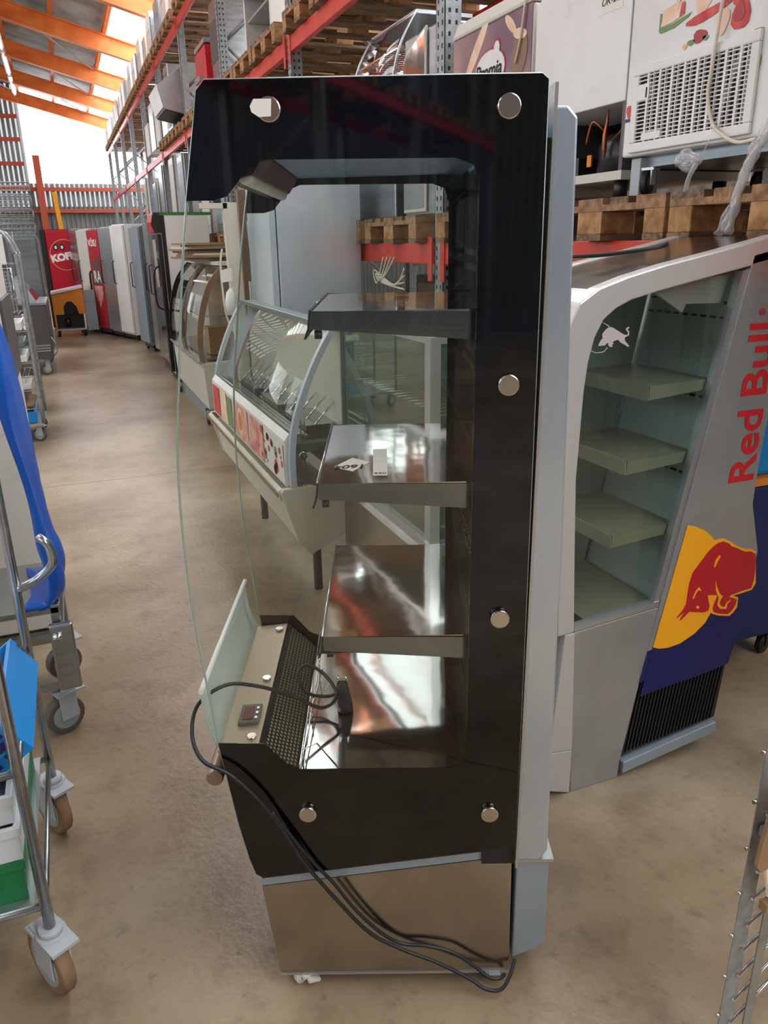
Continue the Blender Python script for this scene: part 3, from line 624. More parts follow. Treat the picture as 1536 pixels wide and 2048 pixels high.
# =====================================================================================
#            SERVE-OVER COUNTERS and tall cabinets between the case and the rack
# =====================================================================================
# green glass box counter
t = thing('glass_counter', 'boxy glass counter with green tinted panes behind the case shelves', 'counter', (.98, 2.09, 0))
W_, L2 = .58, .86
MB().prism([(0, .12), (0, .66), (.02, .70), (W_, .70), (W_, .12)], 'xz', 0, L2).done('body', 'basesteel', t, bevel=.004)
MB().box(.04, W_-.04, .03, L2-.03, 0, .12).done('plinth', 'blackp', t)
for k in (0, 1): MB().box(-.004, 0, .25+k*.06, .265+k*.06, .5, .52).done('vent_hole', 'dark', t)
MB().box(-.006, W_, -.006, L2, .70, .722).done('glass_rail', 'alu', t)
for x, y in ((0, 0), (W_-.03, 0), (0, L2-.02), (W_-.03, L2-.02)): MB().box(x, x+(.035 if y == 0 else .015), y, y+(.04 if y == 0 else .015), .722, 1.36).done('corner_post', 'alu', t)
MB().box(0, W_, 0, L2, 1.36, 1.38).done('top_frame', 'alu', t)
MB().box(.012, .016, .04, L2-.015, .722, 1.36).done('front_pane', 'gglass', t)
MB().box(.035, W_-.03, .012, .016, .722, 1.36).done('end_pane', 'gglass', t)
MB().box(.015, W_-.03, L2-.012, L2-.008, .722, 1.36).done('end_pane', 'gglass', t)
MB().box(W_-.012, W_-.008, .04, L2-.015, .722, 1.36).done('rear_door', 'offw', t)
for z in (.92, 1.12):
    s_ = MB().box(.06, W_-.03, .03, L2-.03, z, z+.006).done('glass_shelf', 'gglass', t)
    m = MB()
    for k in range(16): m.tube([(.06, .05+k*.05, z+.012), (W_-.04, .05+k*.05, z+.012)], .003, 5)
    m.done('wire_rack', 'chrome', s_)
# curved glass counter, food pictures on the front
t = thing('curved_counter', 'curved glass ice cream counter with fruit pictures and a cream end panel', 'counter', (.75, 3.07, 0))
L3 = 1.80
gl = [(p.x, p.y) for p in smooth_path([(.035, .66, 0), (.035, .80, 0), (.055, .93, 0), (.10, 1.06, 0), (.165, 1.20, 0), (.235, 1.315, 0)], 5)]
gi = [(a+.026, b-.004) for a, b in gl]
end = [(-.012, .64), (.0, .655), (.12, .66), (.28, .60), (.30, .52), (.28, .42), (.11, .335), (.055, .40), (.02, .52)]
for ya in (0, L3-.03): MB().prism(end, 'xz', ya, ya+.03).done('end_panel', 'cream', t, bevel=.004)
MB().prism([(.005, .62), (.06, .40), (.11, .34), (.28, .40), (.28, .60)], 'xz', .03, L3-.03).done('body', 'offw', t)
for yy in (.35, L3-.3): MB().cyl((.235, yy, 0), (.235, yy, .40), .022, 12).done('leg', 'violet', t)
bm_ = MB().prism([(-.02, .645), (.0, .655), (.0, .60), (-.01, .595)], 'xz', .02, L3-.02).done('bumper_rail', 'cream', t, bevel=.004)
MB().box(-.022, -.018, .03, L3-.03, .615, .63).done('bumper_strip', 'brown', bm_)
MB().prism([(.018, .66), (.022, .86), (.045, .89), (.05, .66)], 'xz', .03, L3-.03).done('front_panel', 'white', t)
for k, (y0, y1, z0, z1, mm) in enumerate(((.03, .38, .665, .84, 'white'), (.40, .72, .67, .85, 'pink'), (.74, 1.12, .67, .85, 'pink'), (1.15, 1.3, .67, .84, 'food_g'), (1.30, 1.5, .67, .85, 'food_p'), (1.52, 1.75, .67, .84, 'food_r'))):
    MB().prism([(y0, z0), (y1, z0), (y1-.02, z1), (y0+.02, z1)], 'yz', .0165, .0178).done('printed_picture', mm, t)
random.seed(3)
for k in range(22):
    y, z = random.uniform(.06, .5), random.uniform(.69, .83); r_ = random.uniform(.008, .026)
    MB().prism([(y+r_*1.2*math.cos(q), z+r_*math.sin(q)) for q in [i*PI/4+k for i in range(8)]], 'yz', .0150, .0164).done('printed_berry', random.choice(['food_r', 'dred', 'food_g', 'food_r']), t)
MB().prism([(.93+.07*math.cos(q), .765+.075*math.sin(q)) for q in [i*PI/8 for i in range(16)]], 'yz', .0152, .0164).done('printed_badge', 'food_p', t)
MB().prism([(.93+.045*math.cos(q), .765+.05*math.sin(q)) for q in [i*PI/8 for i in range(16)]], 'yz', .0140, .0151).done('printed_badge_centre', 'org', t)
for ya in (0, L3-.03): MB().prism(gl+gi[::-1], 'xz', ya, ya+.03).done('curved_end_frame', 'softsteel', t)
side = gl[2:]+[(.30, 1.315), (.30, .66)]
for ya in (.012, L3-.015): MB().prism(side, 'xz', ya, ya+.004).done('end_glass', 'glass', t)
m = MB(); m.sheet([[(a+.01, y, b) for a, b in gl[6:]] for y in (.03, .6, 1.2, L3-.03)]); cg = m.done('curved_glass', 'glass', t, solid=.004)
MB().box(.23, .245, .01, L3-.01, 1.312, 1.33).done('top_rail', 'alu', t)
MB().box(.245, .32, .01, L3-.01, 1.312, 1.325).done('top_deck', 'greyg', t)
for k in range(3): MB().box(.055+k*.03, .07+k*.03, .03, L3-.03, .885-k*.01, .895-k*.01).done('inner_rail', 'alu', t)
MB().box(.05, .30, .03, L3-.03, .80, .84).done('well_floor', 'greyg', t)
for k in range(12): MB().cyl((.15, .12+k*.13, .86), (.29, .12+k*.13, 1.0), .004, 6).done('tray_bar', 'chrome', t)
for k in range(3): MB().box(.14, .29, .1+k*.5, .45+k*.5, .842, .90).done('food_tray', 'steel', t)
MB().box(.28, .30, .02, L3-.02, .66, 1.31).done('rear_frame', 'offw', t)
kn = MB().cyl((.09, -.004, .80), (.09, -.022, .80), .017, 18).done('hinge_knob', 'chrome', t)
for dx_ in (-.008, .008): MB().cyl((.09+dx_, -.003, .66), (.098+dx_, -.003, .95), .0022, 6).done('hinge_rod', 'violet', t)
# tall stainless cabinet
t = thing('steel_cabinet', 'tall stainless steel cabinet seen through the case glass above the counters', 'cabinet', (1.30, 5.05, 0))
MB().box(0, .56, 0, .66, .08, 2.24).done('body', 'softsteel', t, bevel=.006)
MB().box(-.05, -.006, .02, .64, .12, 2.2).done('door', 'softsteel', t, bevel=.006)
MB().box(-.006, 0, .03, .63, .12, 2.2).done('door_gasket', 'violet', t)
MB().cyl((-.075, .56, .9), (-.075, .56, 1.4), .012, 8).done('handle', 'alu', t)
for x in (.05, .5):
    for y in (.06, .6): MB().cyl((x, y, 0), (x, y, .08), .02, 10).done('foot', 'blackp', t)
# brown cabinet and cream post behind the curved counter
t = thing('wooden_board', 'tall brown wooden panel beside the steel cabinet with a strip of white tape', 'panel', (1.25, 5.95, 0))
MB().box(0, .5, 0, .06, 0, 2.02).done('board', 'brown', t)
MB().prism([(.07, 1.32), (.12, 1.32), (.11, 1.80), (.09, 1.82), (.05, 1.81)], 'xz', -.003, 0).done('tape_strip', 'paper', t)
t = thing('cream_upright', 'cream painted upright with a lamp bracket beside the brown panel', 'post', (1.06, 5.6, 0))
MB().prism([(.05, 0), (.12, 0), (.105, 1.92), (.01, 1.92)], 'xz', 0, .06).done('post', 'cream', t)
MB().box(-.14, .04, .0, .05, 1.88, 1.915).done('arm', 'cream', t)
MB().cyl((-.05, .02, 1.93), (.0, .02, 1.93), .025, 10).done('lamp_end', 'blackp', t)
hp = MB(); hp.tube(smooth_path([(-.02, -.01, 1.62), (-.04, -.01, 1.5), (-.03, -.01, 1.2), (.02, -.012, 1.05), (.05, -.012, 1.0)], 6), .007, 6); hp.done('white_hose', 'hose', t)
MB().tube([(-.005, -.03, 1.18), (-.0, -.03, 1.26), (.01, -.03, 1.33), (.015, -.03, 1.36)], [.02, .035, .03, .01], 12).done('hose_nozzle', 'white', t)
MB().prism([(-.05, 1.40), (.03, 1.41), (.03, 1.50), (-.05, 1.48)], 'xz', -.03, -.028).done('small_notice', 'paper', t)

# second curved counter further down
t = thing('curved_counter', 'second curved glass counter further down the aisle, with sheets of cardboard on top', 'counter', (1.12, 7.35, 0))
L4 = 2.1
MB().prism([(0, .16), (-.02, .55), (-.04, .60), (.45, .62), (.45, .16)], 'xz', 0, L4).done('body', 'offw', t, bevel=.01)
MB().box(-.055, -.03, 0, L4, .60, .62).done('bumper_rail', 'alu', t, bevel=.003)
MB().box(.03, .42, .05, L4-.05, 0, .16).done('plinth', 'greymetal', t)
for y in (.08, L4-.08): caster(t, .0, y, .035, .02, 1.4, wm='blackp', tm='rubber', fm='blackp', top=.16)
g2 = [(p.x, p.y) for p in smooth_path([(-.04, .62, 0), (-.05, .80, 0), (-.01, 1.05, 0), (.08, 1.30, 0), (.22, 1.47, 0)], 5)]
for ya, mm in ((0, 'brown'), (L4-.04, 'blackp'), (L4*.5, 'brown')): MB().prism(g2+[(a+.05, b-.02) for a, b in g2[::-1]], 'xz', ya, ya+.03).done('curved_end_frame', mm, t)
MB().sheet([[(a+.004, y, b) for a, b in g2] for y in (.03, L4*.5, L4-.03)]).done('curved_glass', 'glass', t, solid=.004)
MB().box(.20, .45, 0, L4, 1.47, 1.50).done('top_deck', 'offw', t)
MB().box(.42, .45, 0, L4, .62, 1.47).done('rear_wall', 'brown', t)
MB().box(.02, .42, .03, L4-.03, 1.02, 1.03).done('glass_shelf', 'gglass', t)
MB().box(.02, .42, .03, L4-.03, .625, .64).done('deck_plate', 'steel', t)
MB().box(.1, .3, .25, .5, .645, .9).done('inner_box', 'card', t)
for k in range(9):
    s_ = MB().box(-.21, .21, -.45, .45, 0, .018).done('cardboard_sheet', 'card' if k % 3 else 'offw')
    s_.location = (1.33+random.uniform(-.05, .05), 8.2+random.uniform(-.1, .1), 1.50+k*.019); s_.rotation_euler = (0, 0, random.uniform(-.06, .06))
    tag(s_, 'flat sheet of cardboard on the second curved counter, '+('lowest', 'second', 'third', 'fourth', 'fifth', 'sixth', 'seventh', 'eighth', 'topmost')[k]+' of the stack', 'cardboard', 'cardboard sheets on the second curved counter')

# =====================================================================================
#                       ROW OF UPRIGHT FRIDGES along the right
# =====================================================================================
def fridge(x, y, rz, w_, d_, h, label, body='white', face='white', name='upright_fridge', door='steel', header=None, handle=True, legs='blackp', edge=None):
    """root at the near front corner; local x = to the right along the near side, y = along the front"""
    t = thing(name, label, 'fridge', (x, y, 0), rz)
    MB().box(.05, d_, 0, w_, .10, h).done('body', body, t, bevel=.008)
    dz1 = h-.02 if not header else h-.24
    MB().box(.0, .043, .005, w_-.005, .14, dz1).done('door', door, t, bevel=.006)
    MB().box(.043, .05, .01, w_-.01, .14, dz1).done('door_gasket', 'blackp', t)
    if header: MB().prism([(-.02, h-.22), (.05, h-.22), (.05, h), (-.01, h), (-.04, h-.1)], 'xz', .0, w_).done('header', header, t, bevel=.006)
    MB().box(.06, d_-.02, .02, w_-.02, .05, .10).done('plinth', 'blackp', t)
    if handle: MB().tube([(-.003, w_-.06, 1.0), (-.04, w_-.06, 1.02), (-.04, w_-.06, 1.38), (-.003, w_-.06, 1.4)], .009, 8).done('handle', 'blackp', t)
    for a in (.1, d_-.08):
        for b in (.06, w_-.06): MB().cyl((a, b, 0), (a, b, .06), .022, 8).done('foot', legs, t)
    return t
# nearest: black edged door, white side, green and red header
t = fridge(1.11, 10.05, 0, .62, .62, 2.02, 'white sided fridge with black door edge and a green topped header, nearest of the row', body='white', door='blackp', header='redp', handle=False)
MB().box(.055, .66, -.003, .0, 1.99, 2.025).done('green_top_strip', 'greenst', t)
MB().box(.052, .10, -.004, .0, .10, 1.99).done('black_corner_strip', 'blackp', t)
MB().prism([(-.03, 1.80), (-.06, 1.88), (-.04, 1.98), (-.02, 2.02), (.05, 2.02), (.05, 1.80)], 'xz', -.006, -.002).done('header_end_cap', 'blackp', t)
MB().box(-.004, 0, .06, .56, .25, 1.72).done('door_glass', 'dglass', t)
MB().tube(smooth_path([(-.0, .08, 1.42), (-.07, .08, 1.36), (-.085, .08, 1.15), (-.07, .08, .95), (0, .08, .9)], 5), .012, 8).done('handle', 'blackp', t)
fridge(1.22, 11.0, .1, .65, .6, 1.98, 'glossy steel fridge with a long bar handle, just beyond the green topped fridge', body='steel', door='steel')
fridge(1.27, 12.0, .12, .65, .6, 1.98, 'dark glass door fridge with a steel frame, second beyond the green topped one', body='blackp', door='alu')
fridge(1.17, 13.3, .15, .6, .6, 1.95, 'grey fridge behind the dark glass door fridge', body='greyg', door='greymetal')
fridge(1.06, 15.00, .3, .59, .5, 2.02, 'tall plain white fridge on black feet in the middle of the row', body='white', door='white')
fridge(.88, 15.60, .3, .59, .5, 1.99, 'fridge with a shiny silver door between the plain white one and the red one', body='alu', door='alu')
t = fridge(.70, 16.20, .3, .59, .5, 1.97, 'red drinks fridge with a pink shield and white lettering', body='blackp', door='koff', handle=False)
FACE = (PI/2, 0, -PI/2)
text('VÕSU', .17, 'wt', t, (-.004, .33, 1.66), FACE, bold=.004)
text('RA', .30, 'wt', t, (-.004, .28, 1.0), FACE, bold=.006)
MB().prism([(.06, .93), (.1, .72), (.3, .52), (.48, .72), (.53, .93)], 'yz', -.003, -.001).done('pink_shield', 'pink', t)
MB().prism([(.06, 1.5), (.14, 1.25), (.10, 1.22), (.5, 1.22), (.42, 1.45), (.3, 1.35)], 'yz', -.0025, -.0005).done('dark_figure', 'violet', t)
MB().prism([(.08, 1.20), (.5, 1.20), (.52, .96), (.06, .96)], 'yz', -.0022, -.0004).done('dark_band', 'violet', t)
MB().tube([(-.02, .55, .75), (-.05, .55, .8), (-.05, .55, 1.15), (-.02, .55, 1.2)], .02, 8).done('handle', 'blackp', t)
fridge(.52, 16.80, .3, .59, .5, 1.98, 'cream white fridge with grey handles beside the red drinks fridge', body='offw', door='offw')
fridge(.34, 17.40, .3, .42, .45, 2.0, 'brushed steel fridge, left neighbour of the cream white one', body='steel', door='steel')
fridge(.64, 18.5, .5, .5, .5, 1.98, 'narrow silver edged fridge at the far end, right of the red fridge facing the aisle', body='blackp', door='alu')
t = thing('red_box', 'small red crate with a red ball at the foot of the far steel fridge', 'box', (.20, 17.2, 0)); MB().box(0, .10, 0, .2, 0, .16).done('body', 'redp', t); MB().tube([(.05, .1, .16), (.05, .1, .2), (.05, .1, .26), (.05, .1, .3)], [.03, .05, .05, .02], 10).done('ball', 'redp', t)

# red fridge facing the aisle at the far end
t = thing('upright_fridge', 'bright red fridge with KOFF lettering facing down the aisle at the far end', 'fridge', (0, 18.0, 0))
MB().box(-.33, .33, .05, .65, .08, 2.0).done('body', 'blackp', t, bevel=.01)
MB().box(-.33, -.235, -.02, .05, .05, 1.98).done('black_side_frame', 'blackp', t)
MB().box(-.23, .33, .0, .045, .70, 1.985).done('red_door', 'koff', t, bevel=.01)
MB().box(-.23, .33, .0, .045, .08, .69).done('lower_panel', 'org', t)
m = MB(); c0 = (.10, 1.50); R_ = .30
m.tube([(c0[0]+R_*.95*math.cos(a), -.004, c0[1]+R_*math.sin(a)) for a in [i*PI/20 for i in range(40)]], .007, 6, closed=True); m.done('ring', 'ring', t)
text('KOFF', .185, 'wt', t, (.06, -.004, 1.40), (PI/2, -.16, 0), bold=.012, sx=1.05)
for sx in (-1, 1):
    MB().prism([(.0+sx*(.06+.05*math.cos(q)), 1.65+.07*math.sin(q)) for q in [i*PI/6 for i in range(12)]], 'xz', -.005, -.002).done('emblem_scroll', 'ink', t)
    MB().prism([(.0+sx*(.06+.025*math.cos(q)), 1.65+.035*math.sin(q)) for q in [i*PI/6 for i in range(12)]], 'xz', -.007, -.005).done('emblem_scroll_centre', 'paper', t)
for x in (-.27, .27):
    for y in (.1, .58): MB().cyl((x, y, 0), (x, y, .09), .03, 8).done('foot', 'blackp', t)
t = thing('upright_fridge', 'dark drinks fridge with a yellow label half hidden right of the red fridge', 'fridge', (.60, 19.7, 0))
MB().box(-.26, .26, 0, .6, .08, 1.98).done('body', 'blackp', t, bevel=.01)
MB().box(-.2, .2, -.02, 0, .15, 1.2).done('grey_door', 'greymetal', t)
MB().box(-.2, .2, -.02, 0, 1.22, 1.38).done('yellow_label', 'yellow', t)
text('SdD', .3, 'wt', t, (-.06, -.003, 1.55), (PI/2, PI/2, 0))
MB().tube([(.12, -.02, .6), (.1, -.06, .7), (.1, -.06, 1.0), (.12, -.02, 1.1)], .015, 6).done('handle', 'blackp', t)
for x in (-.2, .2): MB().cyl((x, .3, 0), (x, .3, .08), .03, 8).done('foot', 'blackp', t)
# orange chest freezer with the open machine bay
t = thing('chest_freezer', 'orange fronted chest freezer with white lid and open machine bay before the red fridge', 'freezer', (.02, 16.5, 0))
MB().prism([(-.28, .42), (-.28, .80), (.28, .90), (.28, .42)], 'xz', 0, .6).done('orange_body', 'org', t)
MB().prism([(-.29, .80), (-.29, .84), (.29, .945), (.29, .905)], 'xz', -.02, .62).done('white_lid', 'white', t)
for x in (-.28, .25): MB().box(x, x+.03, 0, .6, .12, .42).done('side_leg', 'org' if x < 0 else 'white', t)
MB().box(-.25, .25, .1, .55, .16, .42).done('machine_bay', 'blackp', t)
MB().prism([(-.1+.0, .42), (.17, .42), (.14, .56), (.06, .66), (-.02, .66), (-.09, .58)], 'xz', -.003, -.001).done('torn_black_patch', 'dark', t)
MB().cyl((-.05, .12, .18), (-.05, .12, .34), .06, 12).done('compressor', 'comp', t)
MB().box(-.28, .28, -.01, .02, .12, .15).done('front_bar', 'alu', t)
MB().box(.30, .50, .05, .1, .10, .86).done('grey_side_flap', 'greymetal', t)
for x in (-.24, .24):
    for y in (.05, .55): MB().cyl((x, y, 0), (x, y, .12), .03, 8).done('foot', 'blackp', t)
t = thing('forklift_guard_post', 'yellow sloping steel bar rising above the red fridge', 'bar', (.12, 19.3, 0))
MB().prism([(.05, 0), (.16, 0), (-.01, 2.78), (-.10, 2.78)], 'xz', 0, .1).done('bar', 'yellow', t)

# =====================================================================================
#                              GOODS STANDING ON THE RACK
# =====================================================================================
ZP = 1.785
# white printed freezer with a ventilation grille (front faces -X)
t = thing('printed_freezer', 'white freezer with food pictures and a louvred grille on the rack pallet', 'freezer', (1.86, 1.28, ZP))
MB().box(.0, .62, 0, 1.13, .125, 1.35).done('body', 'white', t, bevel=.008)
MB().box(.05, .6, .05, 1.08, .09, .125).done('base_frame', 'greymetal', t)
gx = -.012
fr_ = MB()
fr_.box(gx, 0, .56, 1.085, .135, .165).box(gx, 0, .56, 1.085, .365, .395).box(gx, 0, .56, .59, .165, .365).box(gx, 0, 1.055, 1.085, .165, .365)
gp = fr_.done('grille_frame', 'white', t, bevel=.004)
MB().box(.0-.002, .001, .59, 1.055, .165, .365).done('grille_back', 'dark', t)
for k in range(17): MB().box(gx+.002, -.002, .585, 1.06, .169+k*.0118, .1722+k*.0118).done('grille_slat', 'white', t)
for k in range(8): MB().box(gx+.001, -.002, .62+k*.055, .629+k*.055, .165, .366).done('grille_bar', 'white', t)
for k in range(8): MB().box(gx+.001, -.002, .598+k*.055, .601+k*.055, .165, .366).done('grille_rib', 'white', t)
MB().box(gx-.001, -.001, 1.0, 1.055, .29, .335).done('lock_plate', 'white', t)
MB().box(gx-.002, gx-.0005, 1.008, 1.014, .295, .325).done('lock_slot', 'dark', t)
MB().box(gx-.001, -.001, .93, 1.02, .168, .19).done('blank_plate', 'white', t)
MB().box(-.0015, .001, 1.128, 1.1285, .13, 1.35).done('panel_seam', 'greymetal', t)
def pic(pts, mm, nm='printed_food', e=.001): return MB().prism([(a-1.28, b-ZP) for a, b in pts], 'yz', -e-.001, -e).done(nm, mm, t)
def blob(cy, cz, ry, rz2, n=12, ph=0, tilt=0):
    o = []
    for i in range(n):
        q = i*2*PI/n+ph; k = 1+.12*math.sin(3*q+ph*5)
        a, b = ry*k*math.cos(q), rz2*k*math.sin(q); o.append((cy+a*math.cos(tilt)-b*math.sin(tilt), cz+a*math.sin(tilt)+b*math.cos(tilt)))
    return o
pic([(2.27, 2.262), (2.262, 2.255), (2.20, 2.258), (2.14, 2.275), (2.13, 2.285), (2.15, 2.282), (2.21, 2.272), (2.262, 2.27), (2.262, 2.31), (2.27, 2.312)], 'food_g', 'printed_plate')
pic([(2.262, 2.272), (2.21, 2.276), (2.16, 2.286), (2.165, 2.32), (2.20, 2.325), (2.255, 2.315)], 'food_p', e=.0015)
pic([(2.18, 2.282), (2.16, 2.288), (2.162, 2.32), (2.175, 2.32)], 'food_r', e=.0025)
pic(blob(2.19, 2.36, .012, .05), 'food_p', e=.0025); pic(blob(2.08, 2.34, .045, .07, ph=1), 'food_p')
pic(blob(2.08, 2.262, .07, .014, tilt=-.15), 'food_r', e=.0015); pic(blob(2.03, 2.268, .06, .012, tilt=-.2, ph=2), 'food_r', e=.002)
pic(blob(2.0, 2.232, .028, .034), 'food_p', e=.002); pic(blob(1.93, 2.235, .034, .042, ph=.6), 'food_r', e=.0025); pic(blob(1.935, 2.24, .02, .026, ph=.6), 'dred', e=.0035)
pic(blob(1.92, 2.30, .04, .035, ph=2), 'food_p', e=.0015); pic(blob(1.95, 2.29, .022, .03), 'food_r', e=.003)
pic(blob(2.085, 2.212, .028, .018, ph=1), 'dred'); pic(blob(2.12, 2.202, .016, .008), 'food_g'); pic(blob(2.06, 2.203, .012, .007), 'food_g'); pic(blob(2.145, 2.196, .01, .008), 'food_p')
pic(blob(2.385, 2.052, .014, .02), 'food_r'); pic(blob(2.365, 2.062, .007, .014), 'food_g'); pic([(2.405, 2.02), (2.35, 2.02), (2.36, 2.028), (2.40, 2.03)], 'logo_blue')
pic(blob(1.845, 2.10, .008, .02), 'food_g'); pic(blob(1.86, 2.18, .018, .005), 'food_g')
for y in (1.05, .25): 
    c = caster(t, .06, y, .04, .022, .5, wm='blackp', tm='rubber', fm='alu', top=.09)
for y in (.3, 1.0): caster(t, .52, y, .04, .022, .2, wm='blackp', tm='rubber', fm='alu', top=.09)
MB().box(.02, .10, 1.05, 1.10, 0, .12).done('corner_leg', 'cast', t, bevel=.004)
# pale hose hanging across the grille
h = MB().tube(smooth_path([(1.845, 1.93, 2.9), (1.84, 1.965, 2.5), (1.838, 1.985, 2.28), (1.84, 2.0, 2.12), (1.84, 2.005, 2.04), (1.84, 1.975, 1.965), (1.835, 1.93, 1.93), (1.83, 1.86, 1.90), (1.82, 1.78, 1.90)], 6), .0052, 8).done('pale_hose', 'hose')
tag(h, 'pale cream hose hanging in front of the white grille', 'hose')
# transparent stretch film strands tied at the pallet edge
m = MB()
m.sheet([[(1.80, 1.70+.02*k, 2.6), (1.815, 1.83+.012*k, 2.2), (1.83, 1.935+.006*k, 1.98), (1.835, 2.0+.004*k, 1.86)] for k in range(3)])
m.tube(smooth_path([(1.835, 2.005, 1.86), (1.83, 2.03, 1.88), (1.825, 2.07, 1.885), (1.83, 2.075, 1.86), (1.835, 2.02, 1.852)], 5), [.012, .016, .02, .02, .018]*4+[.012], 8)
m.tube(smooth_path([(1.83, 2.01, 1.86), (1.825, 2.03, 1.82), (1.825, 2.04, 1.78)], 4), .008, 6)
o = m.done('stretch_film', 'film'); tag(o, 'knotted clear stretch film below the hose on the pallet edge', 'plastic film')
m = MB()
for a in (0, .028, .05):
    m.tube(smooth_path([(1.80, 1.66-a, 2.1), (1.81, 1.74-a*.5, 1.93), (1.825, 1.80-a*.3, 1.86), (1.828, 1.83+a*.3, 1.74), (1.83, 1.85+a*.8, 1.655)], 5), [.004+.012*abs(math.sin(k*.9+a*40)) for k in range(21)], 7)
tag(m.done('stretch_film', 'film'), 'twisted clear stretch film hanging down to the red beam at the right', 'plastic film')
# white cabinet with the open compressor bay
t = thing('white_cabinet', 'plain white cabinet with exposed compressor bay standing left of the grille freezer', 'cabinet', (1.88, 2.43, ZP))
MB().prism([(0, .31), (.60, .31), (.60, .73), (.43, .80), (0, .80)], 'yz', 0, .6).done('body', 'white', t, bevel=.004)
MB().box(-.01, .0, -.005, .0, .31, .8).done('edge_strip', 'offw', t)
MB().box(0, .6, 0, .60, .06, .09).done('base_rail', 'offw', t)
MB().box(.35, .6, 0, .60, .09, .31).done('bay_back', 'dark', t)
for y in (.0, .57): MB().box(0, .35, y, y+.02, .09, .31).done('bay_side', 'violet', t)
for y in (.05, .53):
    for x in (.04, .5): MB().cyl((x, y, 0), (x, y, .06), .025, 10).done('foot', 'blackp', t)
cp = MB().tube([(.14, .16, .09), (.14, .16, .10), (.14, .16, .19), (.14, .16, .225), (.14, .16, .23)], [.09, .105, .10, .07, .01], 20).done('compressor', 'comp', t)
MB().box(.030, .036, .225, .25, .12, .16).done('warning_label', 'org', cp)
MB().box(.05, .16, .33, .42, .09, .16).done('relay_box', 'blackp', t)
MB().tube(smooth_path([(.10, .20, .21), (.05, .20, .25), (.03, .23, .27), (.03, .26, .20)], 5), .005, 6).done('copper_pipe', 'copper', t)
MB().tube([(.025, .13, .30), (.022, .13, .26), (.02, .135, .22), (.02, .135, .17), (.02, .13, .14)], [.003, .005, .009, .009, .003], 8).done('copper_filter', 'copper', t)
MB().tube(smooth_path([(.05, .05, .30), (.05, .07, .24), (.05, .13, .2), (.06, .18, .17)], 5), .003, 6).done('capillary_pipe', 'copper', t)
text('OK-20', .035, 'ink', t, (-.002, .13, .625), FACE, 'handwriting', ext=.0003, shear=.2)
MB().prism([(.06, .60), (.20, .60), (.20, .68), (.06, .68)], 'yz', -.0012, 0).done('paper_label', 'paper', t)
t2 = thing('blue_box', 'dark blue box corner above the plum printed chest freezer', 'box', (2.3, 3.1, 2.68))
MB().box(0, .3, 0, .5, 0, .5).done('body', 'dkblue', t2, bevel=.01)
# plum printed chest freezer
t = thing('chest_freezer', 'chest freezer with plum and peach print and an oval white badge on the rack', 'freezer', (1.90, 3.08, ZP))
MB().box(0, .62, 0, .72, .03, .76).done('body', 'offw', t, bevel=.01)
MB().box(-.003, 0, .01, .71, .06, .76).done('printed_front', 'purple', t)
MB().prism([(-.005, .78), (.02, .835), (.6, .90), (.62, .77), (-.005, .765)], 'xz', 0, .72).done('lid', 'offw', t, bevel=.006)
def ell(cy, cz, a, b, t0=0, n=20): return [(cy+a*math.cos(q)*math.cos(t0)-b*math.sin(q)*math.sin(t0), cz+a*math.cos(q)*math.sin(t0)+b*math.sin(q)*math.cos(t0)) for q in [i*2*PI/n for i in range(n)]]
def E2(c, a, b, t0, e, mm, nm): MB().prism(ell(c[0], c[1], a, b, t0), 'yz', -.003-e, -.003).done(nm, mm, t)
E2((.35, .58), .14, .085, 0, .002, 'dred', 'badge_rim'); E2((.35, .58), .132, .078, 0, .003, 'white', 'badge')
E2((.29, .66), .03, .035, 0, .002, 'dred', 'badge_rim'); E2((.29, .655), .024, .028, 0, .0035, 'white', 'badge')
text('Premia', .085, 'ink', t, (-.008, .36, .55), FACE, bold=.001, ext=.0005, shear=.2)
E2((.10, .60), .06, .09, .2, .002, 'brown', 'printed_bowl'); E2((.10, .67), .055, .02, .2, .003, 'food_p', 'printed_fruit'); E2((.66, .54), .05, .05, .2, .002, 'org', 'printed_fruit')
E2((.48, .68), .16, .03, -.8, .001, 'food_p', 'printed_swirl'); E2((.18, .72), .06, .02, .7, .001, 'food_p', 'printed_swirl')
m = MB().tube(smooth_path([(1.89, 3.10, 2.85), (1.888, 3.12, 2.65), (1.888, 3.16, 2.45), (1.888, 3.2, 2.35)], 5), .005, 6); tag(m.done('thin_cable', 'hose'), 'thin pale cable hanging beside the plum printed freezer', 'cable')
# stainless cabinet and grey box beside the post
t = thing('steel_counter', 'stainless cabinet with a rounded smoked end window beside the slotted post', 'cabinet', (1.95, 4.03, ZP))
MB().box(.0, .55, 0, .48, .0, .92).done('body', 'steel', t, bevel=.01)
fr_ = [(.17, .02), (.48, .02), (.48, .80), (.42, .86), (.17, .93)]
MB().prism(fr_, 'yz', -.014, 0).done('window_frame', 'offw', t, bevel=.006)
MB().prism([(.185, .04), (.468, .04), (.468, .79), (.41, .845), (.185, .91)], 'yz', -.016, -.013).done('smoked_window', 'mirror', t)
